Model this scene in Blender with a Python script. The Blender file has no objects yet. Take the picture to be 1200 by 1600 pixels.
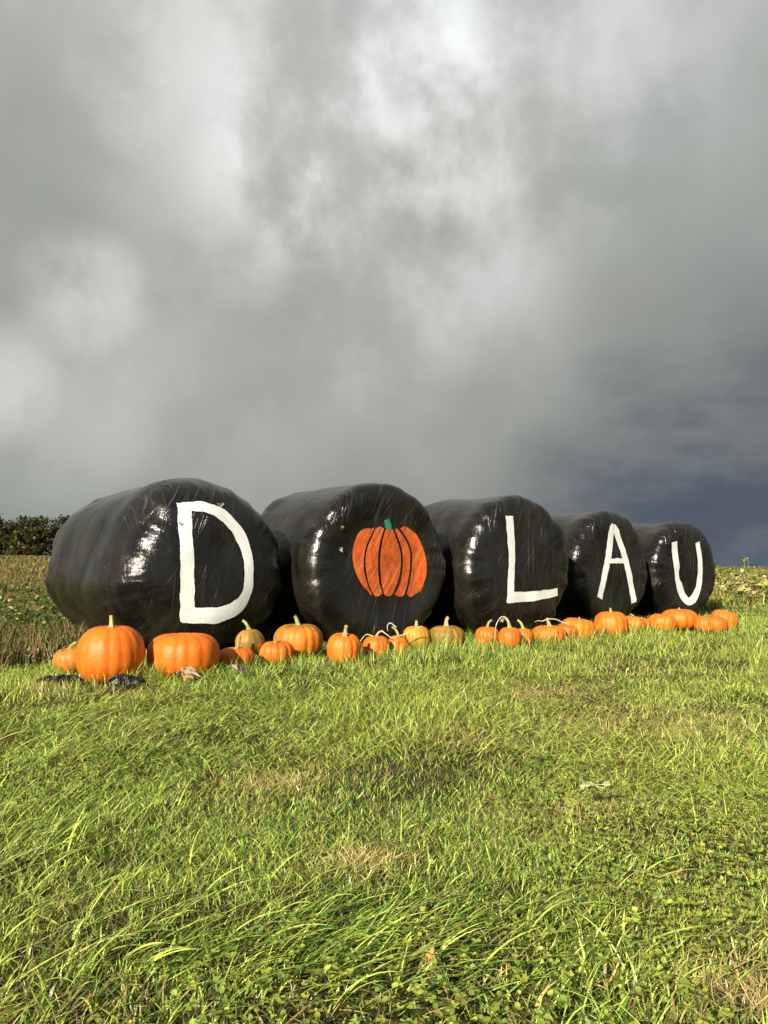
import bpy, bmesh, math, random
import numpy as np
from mathutils import Vector, Matrix, noise as mnoise

R_ = math.radians
scene = bpy.context.scene
COL = scene.collection
random.seed(7)
rng = np.random.default_rng(11)

# ------------------------------------------------------------------ camera
cam_d = bpy.data.cameras.new('camera')
cam = bpy.data.objects.new('camera', cam_d)
COL.objects.link(cam)
cam_d.sensor_fit = 'VERTICAL'
cam_d.sensor_height = 36.0
cam_d.lens = 27.07
cam_d.clip_start = 0.05
cam_d.clip_end = 6000
cam.location = (0, 0, 0.70)
cam.rotation_euler = (R_(90 + 3.8), 0, 0)
scene.camera = cam

# ------------------------------------------------------------------ light
SUN_AZ = R_(-27)      # measured from -Y (behind the camera) toward +X
SUN_EL = R_(25)
sdir = Vector((math.sin(SUN_AZ) * math.cos(SUN_EL), -math.cos(SUN_AZ) * math.cos(SUN_EL), math.sin(SUN_EL)))
sun_d = bpy.data.lights.new('sun', 'SUN')
sun_d.energy = 5.0
sun_d.angle = R_(0.55)
sun_d.color = (1.0, 0.90, 0.74)
sun = bpy.data.objects.new('sun', sun_d)
COL.objects.link(sun)
sun.rotation_euler = sdir.to_track_quat('Z', 'Y').to_euler()
sun.location = sdir * 30

vs = scene.view_settings
vs.view_transform = 'Standard'
vs.look = 'None'
vs.exposure = 1.3
vs.gamma = 1.0
vs.use_curve_mapping = False


class NT:
    """small node-tree helper"""
    def __init__(self, nt):
        self.nt = nt
        nt.nodes.clear()

    def new(self, typ, ins=None, **attrs):
        n = self.nt.nodes.new(typ)
        for k, v in attrs.items():
            setattr(n, k, v)
        for k, v in (ins or {}).items():
            self.put(n.inputs[k], v)
        return n

    def put(self, sock, v):
        if isinstance(v, bpy.types.NodeSocket):
            self.nt.links.new(v, sock)
        elif isinstance(v, bpy.types.Node):
            self.nt.links.new(v.outputs[0], sock)
        else:
            if hasattr(sock, 'default_value'):
                dv = sock.default_value
                if hasattr(dv, '__len__') and not hasattr(v, '__len__'):
                    v = (v,) * len(dv)
                if hasattr(dv, '__len__') and len(dv) == 4 and len(v) == 3:
                    v = (*v, 1.0)
                sock.default_value = v

    def math(self, op, a, b=0.0, c=0.0, clamp=False):
        n = self.new('ShaderNodeMath', operation=op, use_clamp=clamp)
        self.put(n.inputs[0], a); self.put(n.inputs[1], b); self.put(n.inputs[2], c)
        return n.outputs[0]

    def vmath(self, op, a, b=(0, 0, 0), out=0):
        n = self.new('ShaderNodeVectorMath', operation=op)
        self.put(n.inputs[0], a)
        if op == 'SCALE':
            self.put(n.inputs[3], b)
        else:
            self.put(n.inputs[1], b)
        return n.outputs[out]

    def noise(self, vec, scale, detail=3.0, rough=0.5, dist=0.0, color=False):
        n = self.new('ShaderNodeTexNoise', {'Scale': scale, 'Detail': detail, 'Roughness': rough, 'Distortion': dist})
        if vec is not None:
            self.put(n.inputs['Vector'], vec)
        return n.outputs[1 if color else 0]

    def ramp(self, fac, stops, interp='LINEAR'):
        n = self.new('ShaderNodeValToRGB')
        n.color_ramp.interpolation = interp
        el = n.color_ramp.elements
        while len(el) < len(stops):
            el.new(0.5)
        for e, (p, c) in zip(el, stops):
            e.position = p
            e.color = (*c, 1.0) if hasattr(c, '__len__') else (c, c, c, 1.0)
        self.put(n.inputs[0], fac)
        return n.outputs[0]

    def mix(self, fac, a, b, typ='MIX'):
        n = self.new('ShaderNodeMix', data_type='RGBA', blend_type=typ)
        self.put(n.inputs[0], fac)
        self.put(n.inputs[6], a)
        self.put(n.inputs[7], b)
        return n.outputs[2]

    def maprange(self, v, a, b, c=0.0, d=1.0, smooth=False):
        n = self.new('ShaderNodeMapRange')
        if smooth:
            n.interpolation_type = 'SMOOTHSTEP'
        n.clamp = True
        for i, x in enumerate((v, a, b, c, d)):
            self.put(n.inputs[i], x)
        return n.outputs[0]

    def mapping(self, vec, scale=(1, 1, 1), rot=(0, 0, 0), loc=(0, 0, 0)):
        n = self.new('ShaderNodeMapping')
        self.put(n.inputs[0], vec)
        n.inputs[1].default_value = loc
        n.inputs[2].default_value = rot
        n.inputs[3].default_value = scale
        return n.outputs[0]

    def bump(self, height, strength, dist, normal=None):
        n = self.new('ShaderNodeBump', {'Strength': strength, 'Distance': dist, 'Height': height})
        if normal is not None:
            self.put(n.inputs['Normal'], normal)
        return n.outputs[0]


# ------------------------------------------------------------------ world: broken cloud over a clear Nishita sky
world = bpy.data.worlds.new('World')
scene.world = world
world.use_nodes = True
w = NT(world.node_tree)
sky = w.new('ShaderNodeTexSky', sky_type='NISHITA')
sky.sun_disc = False
sky.sun_elevation = SUN_EL
sky.sun_rotation = math.pi - SUN_AZ if False else math.atan2(sdir.x, sdir.y) % (2 * math.pi)
sky.air_density = 1.2
sky.dust_density = 1.0
tc = w.new('ShaderNodeTexCoord')
D = tc.outputs['Generated']
sep = w.new('ShaderNodeSeparateXYZ', {0: D})
dx, dy, dz = sep.outputs
zc = w.math('MAXIMUM', dz, 0.0)
den = w.math('ADD', zc, 0.22)
P = w.new('ShaderNodeCombineXYZ', {0: w.math('DIVIDE', dx, den), 1: w.math('DIVIDE', dy, den), 2: w.math('MULTIPLY', zc, 0.6)})
P = P.outputs[0]


def sky_spot(d, inner, outer):
    """0..1 falloff around a direction, angles in degrees"""
    v = Vector(d).normalized()
    dot = w.vmath('DOT_PRODUCT', D, tuple(v), out=1)
    return w.maprange(dot, math.cos(R_(outer)), math.cos(R_(inner)), 0, 1, smooth=True)


Dm = w.mapping(D, (1.0, 1.0, 0.8), (0, 0.12, 0))
n_big = w.noise(w.mapping(Dm, loc=(3.1, 0.4, 1)), 2.6, 6, 0.50, 0.0)
n_mid = w.noise(w.mapping(Dm, loc=(7.3, 2.2, 3)), 6.5, 8, 0.52, 0.0)
n_lit = w.noise(w.mapping(Dm, loc=(1.7, 5.2, 2)), 5.5, 10, 0.55, 0.0)
base = w.maprange(dz, 0.0, 0.50, 0.305, 0.46)                      # thinner, brighter cloud higher up
b = w.math('ADD', base, w.math('MULTIPLY', w.math('SUBTRACT', n_big, 0.5), 0.15))
b = w.math('ADD', b, w.math('MULTIPLY', w.math('SUBTRACT', n_mid, 0.5), 0.10))


def cam_dir(px, py):
    v = Vector((px - 600, -(py - 800), -1203))
    return cam.rotation_euler.to_matrix() @ v


# brighter gaps where the cloud thins (each is a soft region of the sky, broken up by noise)
for (px, py, a0, a1, amt) in [(600, 0, 0, 24, 0.20), (670, 30, 0, 11, 0.07), (590, 180, 0, 12, 0.12), (600, 330, 0, 14, 0.10), (430, 290, 0, 7, 0.09),
                              (230, 100, 0, 12, 0.05), (300, 180, 0, 8, 0.03), (130, 455, 0, 5, 0.18), (200, 480, 0, 6, 0.03), (-25, 590, 0, 5.5, 0.15),
                              (100, 650, 0, 8, 0.08), (720, 540, 0, 12, 0.08), (950, 90, 0, 14, 0.08), (350, 560, 0, 14, 0.06)]:
    s = sky_spot(cam_dir(px, py), a0, a1)
    m = w.maprange(n_lit, 0.36, 0.64, 0.05, 1.2, smooth=True)
    b = w.math('ADD', b, w.math('MULTIPLY', w.math('MULTIPLY', s, m), amt))
# heavier cloud
for (px, py, a0, a1, amt) in [(60, 330, 3, 14, 0.07), (670, 190, 1, 5, 0.14), (690, 300, 1, 5, 0.08), (1100, 300, 3, 16, 0.05), (430, 400, 1, 7, 0.05)]:
    s = sky_spot(cam_dir(px, py), a0, a1)
    b = w.math('SUBTRACT', b, w.math('MULTIPLY', s, amt))
b = w.math('MAXIMUM', b, 0.05)
cloud = w.ramp(w.math('MULTIPLY', b, 1.0), [(0.0, (0.0, 0.0, 0.0)), (0.12, (0.122, 0.128, 0.124)), (0.25, (0.250, 0.260, 0.236)),
                                            (0.40, (0.402, 0.415, 0.375)), (0.62, (0.62, 0.62, 0.585)), (1.0, (1.0, 1.0, 0.97))])
# distant rain cloud low on the right: slate blue
rain_n = w.math('ADD', sky_spot(cam_dir(1330, 810), 3, 31), w.math('MULTIPLY', w.math('SUBTRACT', n_mid, 0.5), 0.55))
rain_n = w.maprange(w.math('ADD', rain_n, w.math('MULTIPLY', w.math('SUBTRACT', n_big, 0.5), 0.5)), 0.08, 1.0, 0, 1, smooth=True)
rain_low = w.maprange(w.math('ADD', dz, w.math('MULTIPLY', w.math('SUBTRACT', n_big, 0.5), 0.16)), 0.10, 0.40, 1.0, 0.0, smooth=True)
n_rag = w.noise(w.mapping(D, (1.0, 1.0, 2.2), (0, 0.25, 0), (4, 1, 9)), 4.5, 8, 0.55, 0.0)
cloud = w.mix(w.math('MULTIPLY', w.math('MULTIPLY', rain_n, rain_low), w.maprange(n_rag, 0.30, 0.60, 0.60, 1.0, smooth=True)), cloud, (0.082, 0.106, 0.138))
# blue tinge in patches
cloud = w.mix(w.math('MULTIPLY', w.maprange(w.noise(P, 0.8, 3, 0.5), 0.5, 0.75), 0.35), cloud, w.mix(1.0, cloud, (0.86, 0.96, 1.14), 'MULTIPLY'))
# the cloud deck breaks up behind the camera, on the sun's side
back = w.maprange(dy, 0.15, -0.55, 0.0, 1.0, smooth=True)
holes = w.math('MULTIPLY', back, w.maprange(n_big, 0.40, 0.56, 0, 1, smooth=True))
cloud_n = w.vmath('SCALE', cloud, 0.406)
sky_n = w.vmath('SCALE', sky.outputs[0], 0.065)
final = w.mix(holes, cloud_n, sky_n)
bg = w.new('ShaderNodeBackground', {'Color': final, 'Strength': 1.0})
w.new('ShaderNodeOutputWorld', {'Surface': bg})


# ------------------------------------------------------------------ object helpers
def link_mesh(name, verts, faces, mats=(), parent=None, smooth=True, loc=None):
    me = bpy.data.meshes.new(name)
    me.from_pydata([tuple(v) for v in verts], [], faces)
    me.update()
    if smooth:
        me.polygons.foreach_set('use_smooth', [True] * len(me.polygons))
    for m in (mats if isinstance(mats, (list, tuple)) else [mats]):
        me.materials.append(m)
    o = bpy.data.objects.new(name, me)
    COL.objects.link(o)
    if parent is not None:
        o.parent = parent
    if loc is not None:
        o.location = loc
    return o


def np_mesh(name, co, loops, starts, mat, colors=None, smooth=False):
    me = bpy.data.meshes.new(name)
    me.vertices.add(len(co)); me.vertices.foreach_set('co', np.ascontiguousarray(co, dtype=np.float32).ravel())
    me.loops.add(len(loops)); me.loops.foreach_set('vertex_index', np.ascontiguousarray(loops, dtype=np.int32))
    me.polygons.add(len(starts)); me.polygons.foreach_set('loop_start', np.ascontiguousarray(starts, dtype=np.int32))
    me.update(calc_edges=True)
    if colors is not None:
        a = me.color_attributes.new('tint', 'FLOAT_COLOR', 'POINT')
        c = np.ones((len(co), 4), np.float32); c[:, :3] = colors
        a.data.foreach_set('color', c.ravel())
    if smooth:
        me.polygons.foreach_set('use_smooth', np.ones(len(starts), bool))
    me.materials.append(mat)
    o = bpy.data.objects.new(name, me)
    COL.objects.link(o)
    return o


def tag(o, label=None, cat=None, group=None, kind=None):
    if label: o['label'] = label
    if cat: o['category'] = cat
    if group: o['group'] = group
    if kind: o['kind'] = kind
    return o


def empty(name, loc=(0, 0, 0), rot=(0, 0, 0)):
    o = bpy.data.objects.new(name, None)
    o.empty_display_size = 0.1
    COL.objects.link(o)
    o.location = loc
    o.rotation_euler = rot
    return o


def tube(pts, radii, sides=8, ribs=0.0, nrib=5, squash=1.0):
    """tapering tube along a polyline; returns verts, faces"""
    pts = [Vector(p) for p in pts]
    V, F = [], []
    up = Vector((0.13, 0.97, 0.21)).normalized()
    for i, p in enumerate(pts):
        t = (pts[min(i + 1, len(pts) - 1)] - pts[max(i - 1, 0)]).normalized()
        s = t.cross(up)
        if s.length < 1e-3:
            s = t.cross(Vector((1, 0, 0)))
        s.normalize(); u = s.cross(t).normalized(); up = u
        for k in range(sides):
            a = 2 * math.pi * k / sides
            r = radii[i] * (1 + ribs * math.cos(nrib * a))
            V.append(p + s * (r * math.cos(a)) + u * (r * squash * math.sin(a)))
    n = len(pts)
    for i in range(n - 1):
        for k in range(sides):
            k2 = (k + 1) % sides
            F.append((i * sides + k, i * sides + k2, (i + 1) * sides + k2, (i + 1) * sides + k))
    F.append(tuple(range(sides))[::-1])
    F.append(tuple((n - 1) * sides + k for k in range(sides)))
    return V, F


def bez(p0, p1, p2, p3, n):
    out = []
    for i in range(n):
        t = i / (n - 1)
        out.append(Vector(p0) * (1 - t) ** 3 + Vector(p1) * 3 * t * (1 - t) ** 2 + Vector(p2) * 3 * t * t * (1 - t) + Vector(p3) * t ** 3)
    return out


# ------------------------------------------------------------------ numpy value noise
_G = rng.random((256, 256)).astype(np.float64)


def vnoise(x, y):
    xi = np.floor(x).astype(int); yi = np.floor(y).astype(int)
    fx = x - xi; fy = y - yi
    fx = fx * fx * (3 - 2 * fx); fy = fy * fy * (3 - 2 * fy)
    g = lambda a, b_: _G[a & 255, b_ & 255]
    return (g(xi, yi) * (1 - fx) + g(xi + 1, yi) * fx) * (1 - fy) + (g(xi, yi + 1) * (1 - fx) + g(xi + 1, yi + 1) * fx) * fy


def fbm(x, y, o=3):
    s = 0; a = 0.5; t = 0
    for k in range(o):
        s = s + a * vnoise(x * 2 ** k + 17.3 * k, y * 2 ** k + 5.1 * k); t += a; a *= 0.5
    return s / t


def sstep(a, b_, x):
    t = np.clip((x - a) / (b_ - a), 0, 1)
    return t * t * (3 - 2 * t)


def ground_z(x, y):
    x = np.asarray(x, float); y = np.asarray(y, float)
    d = np.hypot(x, y)
    bumps = (fbm(x * 1.3 + 9, y * 1.3 + 4, 3) - 0.5) * 0.07 * sstep(0.3, 1.5, d)
    bumps = bumps + (fbm(x * 6, y * 6, 2) - 0.5) * 0.018
    far = (fbm(x * 0.07 + 3, y * 0.07, 3) - 0.5) * 0.5 * sstep(12, 40, d)
    left = sstep(-1.0, -9.0, x) * sstep(7, 60, d)
    rise = 0.95 * left
    fall = -0.006 * np.clip(d - 30, 0, 3000) * sstep(-6, 6, x) - 0.004 * np.clip(d - 130, 0, 3000) * (1 - sstep(-6, 6, x))
    return bumps + far + rise + fall + 0.008


# ------------------------------------------------------------------ materials
def mat(name):
    m = bpy.data.materials.new(name)
    m.use_nodes = True
    return m, NT(m.node_tree)


def finish(n, bsdf):
    n.new('ShaderNodeOutputMaterial', {'Surface': bsdf})


def principled(n, **kw):
    names = {'color': 'Base Color', 'rough': 'Roughness', 'spec': 'Specular IOR Level', 'normal': 'Normal', 'coat': 'Coat Weight',
             'coat_rough': 'Coat Roughness', 'sheen': 'Sheen Weight', 'sss': 'Subsurface Weight', 'alpha': 'Alpha', 'aniso': 'Anisotropic'}
    return n.new('ShaderNodeBsdfPrincipled', {names[k]: v for k, v in kw.items()})


def blade_mat(name, transl=0.35, rough=0.42, spec=0.45, var=0.35):
    m, n = mat(name)
    at = n.new('ShaderNodeAttribute', attribute_name='tint')
    geo = n.new('ShaderNodeNewGeometry')
    nz = n.noise(geo.outputs['Position'], 60, 2, 0.5)
    c = n.mix(1.0, at.outputs['Color'], n.ramp(nz, [(0.3, 1 - var), (0.7, 1 + var)]), 'MULTIPLY')
    p = principled(n, color=c, rough=rough, spec=spec)
    tr = n.new('ShaderNodeBsdfTranslucent', {'Color': n.mix(1.0, c, (1.25, 1.15, 0.6), 'MULTIPLY')})
    mx = n.new('ShaderNodeMixShader', {0: transl, 1: p, 2: tr})
    finish(n, mx)
    return m


M_grass = blade_mat('grass_blade', 0.3, 0.40, 0.42)
M_leaf = blade_mat('leaf_blade', 0.3, 0.5, 0.35, 0.25)
M_straw = blade_mat('dry_stalk', 0.12, 0.7, 0.2, 0.35)

# soil / thatch
M_soil, n = mat('soil_and_thatch')
geo = n.new('ShaderNodeNewGeometry'); pos = geo.outputs['Position']
near = n.ramp(n.noise(pos, 9, 6, 0.65, 0.3), [(0.30, (0.018, 0.020, 0.006)), (0.48, (0.036, 0.044, 0.011)), (0.62, (0.06, 0.05, 0.022)), (0.8, (0.10, 0.08, 0.045))])
fine = n.noise(n.mapping(pos, (60, 60, 60)), 3, 4, 0.7)
near = n.mix(0.6, near, n.ramp(fine, [(0.3, 0.25), (0.7, 1.0)]), 'MULTIPLY')
farc = n.ramp(n.noise(pos, 0.35, 6, 0.65, 0.4), [(0.3, (0.050, 0.060, 0.018)), (0.5, (0.095, 0.090, 0.030)), (0.7, (0.13, 0.105, 0.045))])
dist = n.vmath('LENGTH', pos, out=1)
c = n.mix(n.maprange(dist, 9, 22), near, farc)
bmp = n.bump(n.noise(pos, 30, 6, 0.7), 0.8, 0.03)
finish(n, principled(n, color=c, rough=0.9, spec=0.15, normal=bmp))

# ---------------- black stretch film
M_film, n = mat('black_stretch_film')
tco = n.new('ShaderNodeTexCoord'); ob = tco.outputs['Object']
big = n.noise(ob, 1.6, 4, 0.55, 0.4)
sgo = n.new('ShaderNodeSeparateXYZ', {0: ob})
axial = sgo.outputs[1]
facem = n.maprange(n.math('ABSOLUTE', axial), 0.50, 0.60)            # 1 on the ends, 0 round the barrel


def streaks(rot, sc, seed, thr=(0.60, 0.74)):
    # fine parallel tension lines lying on the end of the bale
    v = n.mapping(n.mapping(ob, rot=(0, rot, 0)), (sc, 1.0, 1.1), (0, 0, 0), (seed, seed * 1.7, seed))
    v2 = n.mapping(ob, (1, 1, 1), (0, 0, 0), (seed * 3, seed, 0))
    a = n.noise(v, 1.6, 2, 0.6, 0.10)
    m_ = n.maprange(n.noise(v2, 2.2, 2, 0.5), 0.46, 0.62, 0, 1, smooth=True)
    return n.math('MULTIPLY', n.maprange(a, thr[0], thr[1], 0, 1), m_)


s1 = streaks(R_(-4), 55, 1.3)
s2 = streaks(R_(-36), 48, 4.1)
s3 = streaks(R_(-20), 60, 8.7)
sall = n.math('MULTIPLY', n.math('ADD', n.math('ADD', s1, s2), s3), n.math('ADD', n.math('MULTIPLY', facem, 0.85), 0.15))
# bands of film running along the barrel
wr = n.noise(n.mapping(ob, (1.6, 1.6, 40)), 1.6, 4, 0.62, 0.3)
wr2 = n.noise(n.mapping(ob, (26, 1.4, 1.0)), 1.4, 3, 0.6, 0.35)
wrm = n.maprange(n.noise(ob, 2.1, 2, 0.5), 0.42, 0.62, 0, 1, smooth=True)
wr = n.math('MULTIPLY', n.math('MULTIPLY', wr, wrm), n.math('SUBTRACT', 1.0, n.math('MULTIPLY', facem, 0.7)))
crink = n.noise(ob, 7, 6, 0.62, 0.9)
crink2 = n.noise(ob, 26, 5, 0.6, 1.6)
h = n.math('ADD', n.math('MULTIPLY', sall, 0.5), n.math('MULTIPLY', wr, 0.75))
h = n.math('ADD', h, n.math('MULTIPLY', crink, 1.2))
h = n.math('ADD', h, n.math('MULTIPLY', crink2, 0.28))
# overlapping edges of the film layers, a small step each, in two wrapping directions
for (dv, fr, sd) in (((0.25, 0.95, 0.18), 3.1, 0.0), ((0.93, 0.10, 0.36), 2.3, 4.0), ((0.80, 0.15, -0.55), 1.9, 9.0)):
    q = n.math('ADD', n.math('MULTIPLY', n.vmath('DOT_PRODUCT', ob, dv, out=1), fr), n.math('MULTIPLY', n.noise(n.mapping(ob, loc=(sd, 0, 0)), 1.3, 2, 0.5), 0.5))
    h = n.math('ADD', h, n.math('MULTIPLY', n.math('FRACT', n.math('ADD', q, sd)), 0.20))
bmp = n.bump(h, 0.55, 0.014)
dust_lit = n.noise(n.mapping(ob, (1.2, 1.2, 0.55)), 3.2, 7, 0.72, 0.6)
dust_litm = n.maprange(dust_lit, 0.42, 0.78, 0, 1)
low = n.maprange(sgo.outputs[2], -0.1, -0.62, 0.1, 0.55)
colf = n.mix(n.math('ADD', n.math('MULTIPLY', dust_litm, n.math('SUBTRACT', 0.85, n.math('MULTIPLY', facem, 0.5))), n.math('MULTIPLY', n.math('MULTIPLY', low, dust_litm), 0.7), clamp=True), (0.0038, 0.0036, 0.0030), (0.026, 0.023, 0.015))  # dust, plus the barrel's lit grey against darker ends, put into the colour
colf = n.mix(n.math('MULTIPLY', sall, 0.35), colf, (0.12, 0.115, 0.10))  # tension lines made paler: their fine glints painted into the colour
# specks of mud and chaff
speck = n.maprange(n.noise(ob, 55, 3, 0.5), 0.71, 0.75, 0, 1)
colf = n.mix(n.math('MULTIPLY', speck, 0.6), colf, (0.16, 0.12, 0.07))
rgh = n.math('ADD', n.math('MULTIPLY', dust_litm, 0.22), n.maprange(big, 0.3, 0.7, 0.10, 0.20))
finish(n, principled(n, color=colf, rough=rgh, spec=0.36, normal=bmp, coat=0.0))


def paint_mat(name, c0, c1, wear=0.0):
    m, n = mat(name)
    uv = n.new('ShaderNodeTexCoord').outputs['UV']
    br = n.noise(n.mapping(uv, (1.2, 34, 1)), 1.0, 4, 0.65, 0.15)
    br2 = n.noise(n.mapping(uv, (7, 9, 1)), 1.3, 5, 0.7, 0.4)
    f = n.math('ADD', n.math('MULTIPLY', br, 0.7), n.math('MULTIPLY', br2, 0.3))
    c = n.ramp(f, [(0.32, c0), (0.58, c1)])
    if wear:
        ob_ = n.new('ShaderNodeTexCoord').outputs['Object']
        sc = n.noise(n.mapping(n.mapping(ob_, rot=(0, R_(-34), 0)), (60, 1, 1.2), (0, 0, 0), (4.1, 7, 4.1)), 1.7, 2, 0.6, 0.1)
        mot = n.noise(n.mapping(ob_, (1, 1, 0.5)), 22, 4, 0.6)
        c = n.mix(n.math('MULTIPLY', n.maprange(mot, 0.38, 0.66, 0, 0.55), wear), c, (0.02, 0.016, 0.012))
        c = n.mix(n.math('MULTIPLY', n.maprange(sc, 0.56, 0.68, 0, 0.65), wear), c, (0.58, 0.20, 0.07))
    bm = n.bump(f, 0.4, 0.003)
    finish(n, principled(n, color=c, rough=0.55, spec=0.4, normal=bm))
    return m


M_white = paint_mat('white_brushed_paint', (0.27, 0.28, 0.26), (0.62, 0.65, 0.64))
M_orange = paint_mat('orange_brushed_paint', (0.28, 0.045, 0.002), (0.46, 0.076, 0.004), wear=1.0)
M_teal = paint_mat('dark_green_brushed_paint', (0.004, 0.06, 0.035), (0.02, 0.20, 0.13))


# ------------------------------------------------------------------ the ground sheet
def axis_vals():
    a = np.concatenate([np.arange(0, 10, 0.08), 10 * 1.06 ** np.arange(0, 105)])
    return a


av = axis_vals()
xs = np.concatenate([-av[:0:-1], av])
ys = np.concatenate([-(3 * 1.25 ** np.arange(0, 30))[::-1], np.arange(-2.5, 0, 0.5), av])
GX, GY = np.meshgrid(xs, ys)
GZ = ground_z(GX, GY)
nx, ny = len(xs), len(ys)
co = np.stack([GX, GY, GZ], -1).reshape(-1, 3)
ii = (np.arange(ny - 1)[:, None] * nx + np.arange(nx - 1)[None]).ravel()
quads = np.stack([ii, ii + 1, ii + nx + 1, ii + nx], -1).ravel()
g = np_mesh('ground', co, quads, np.arange(len(ii)) * 4, M_soil, smooth=True)
tag(g, 'grassy field ground running back to the horizon', kind='structure')


# ------------------------------------------------------------------ bales
BALES = [  # face centre x,y ; facing azimuth ; length ; radius ; profile power ; face dish ; seed
    dict(F=(-1.22, 5.72), phi=40, L=2.06, R=0.690, sag=0.135, p=4.6, dish=0.00, seed=3, amp=0.030),
    dict(F=(0.02, 6.50), phi=36, L=1.42, R=0.712, p=10.0, dish=0.045, seed=11, amp=0.024),
    dict(F=(1.34, 7.30), phi=34, L=1.42, R=0.690, p=8.0, dish=0.00, seed=23, amp=0.028),
    dict(F=(2.65, 8.80), phi=36, L=1.40, R=0.665, p=9.0, dish=0.012, seed=37, amp=0.022),
    dict(F=(3.88, 9.80), phi=33, L=1.36, R=0.630, p=9.0, dish=0.02, seed=51, amp=0.020),
]
for B in BALES:
    ph = R_(B['phi'])
    B['a'] = Vector((math.cos(ph), math.sin(ph), 0))
    B['n'] = Vector((math.sin(ph), -math.cos(ph), 0))
    B['C'] = Vector((B['F'][0], B['F'][1], 0)) - B['n'] * (B['L'] / 2)
    B['C'].z = B['R'] * 0.965 + float(ground_z(B['C'].x, B['C'].y))
    B['zg'] = float(ground_z(B['C'].x, B['C'].y)) + 0.005


def bale_local(B, rho, th, wv):
    """local coords: x right, y away from the painted face, z up; displaced and sagged"""
    R, L = B['R'], B['L']
    q = rho / R
    if B['dish'] and wv > 0:
        wv -= B['dish'] * (1 - float(sstep(0.5, 0.86, q)))
    x, z = rho * math.cos(th), rho * math.sin(th)
    s = B['seed']
    v = Vector((x, -wv, z))
    d = v.normalized()
    nn = Vector((d.x * q ** 2, d.y * (1.0 if abs(wv) > L * 0.3 else 0.2), d.z * q ** 2))
    if nn.length > 1e-6:
        nn.normalize()
    a1 = mnoise.noise(v * 1.7 + Vector((s, 0, 0)))
    a2 = mnoise.noise(v * 4.2 + Vector((0, s, 0)))
    edge = float(sstep(0.55, 0.9, q)) * float(sstep(0.2, 0.42, abs(wv) / L))
    pleat = mnoise.noise(Vector((math.cos(th) * 5.5, math.sin(th) * 5.5, s + wv)))
    pl2 = mnoise.noise(Vector((math.cos(th) * 15, math.sin(th) * 15, s * 2 + wv * 2)))
    amp = B['amp']
    dd = a1 * amp * 1.5 + a2 * amp * 0.5 + edge * (pleat * amp * 0.9 + pl2 * 0.007)
    v = v + nn * dd
    # sag: spread at the bottom
    zb = -(R * 0.965)
    k = (v.z - zb) / R
    v.x *= 1.0 + B.get('sag', 0.03) * math.exp(-((k - 0.55) / 0.5) ** 2)
    if k < 0.12:
        t = 0.12 - k
        v.z = zb + R * (0.12 - t) if t < 0.0 else zb + R * max(0.0, 0.12 - t * 0.95)
    v.z = max(v.z, zb + 0.006)
    return v


def w_of_rho(B, rho):
    q = min(abs(rho) / B['R'], 0.9999)
    return B['L'] / 2 * (1 - q ** B['p']) ** (1 / B['p'])


def make_bale(B):
    NTH, NT_ = 200, 132
    V, F = [], []
    e = 2 / B['p']
    for i in range(NT_ + 1):
        t = -math.pi / 2 + math.pi * i / NT_
        rho = B['R'] * max(0.0, math.cos(t)) ** e
        wv = B['L'] / 2 * math.copysign(abs(math.sin(t)) ** e, math.sin(t))
        if i in (0, NT_):
            rho = 0.001
        for k in range(NTH):
            V.append(bale_local(B, rho, 2 * math.pi * k / NTH, wv))
    for i in range(NT_):
        for k in range(NTH):
            k2 = (k + 1) % NTH
            F.append((i * NTH + k, i * NTH + k2, (i + 1) * NTH + k2, (i + 1) * NTH + k))
    F.append(tuple(range(NTH))[::-1])
    F.append(tuple(NT_ * NTH + k for k in range(NTH)))
    root = empty('silage_bale', B['C'], (0, 0, R_(B['phi'])))
    root.location.z = B['C'].z
    link_mesh('film_wrap', V, F, M_film, root)
    return root


def on_face(B, a, b_, off=0.005):
    rho = math.hypot(a, b_)
    v = bale_local(B, rho, math.atan2(b_, a), w_of_rho(B, rho))
    return v + Vector((0, -off, 0))


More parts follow.
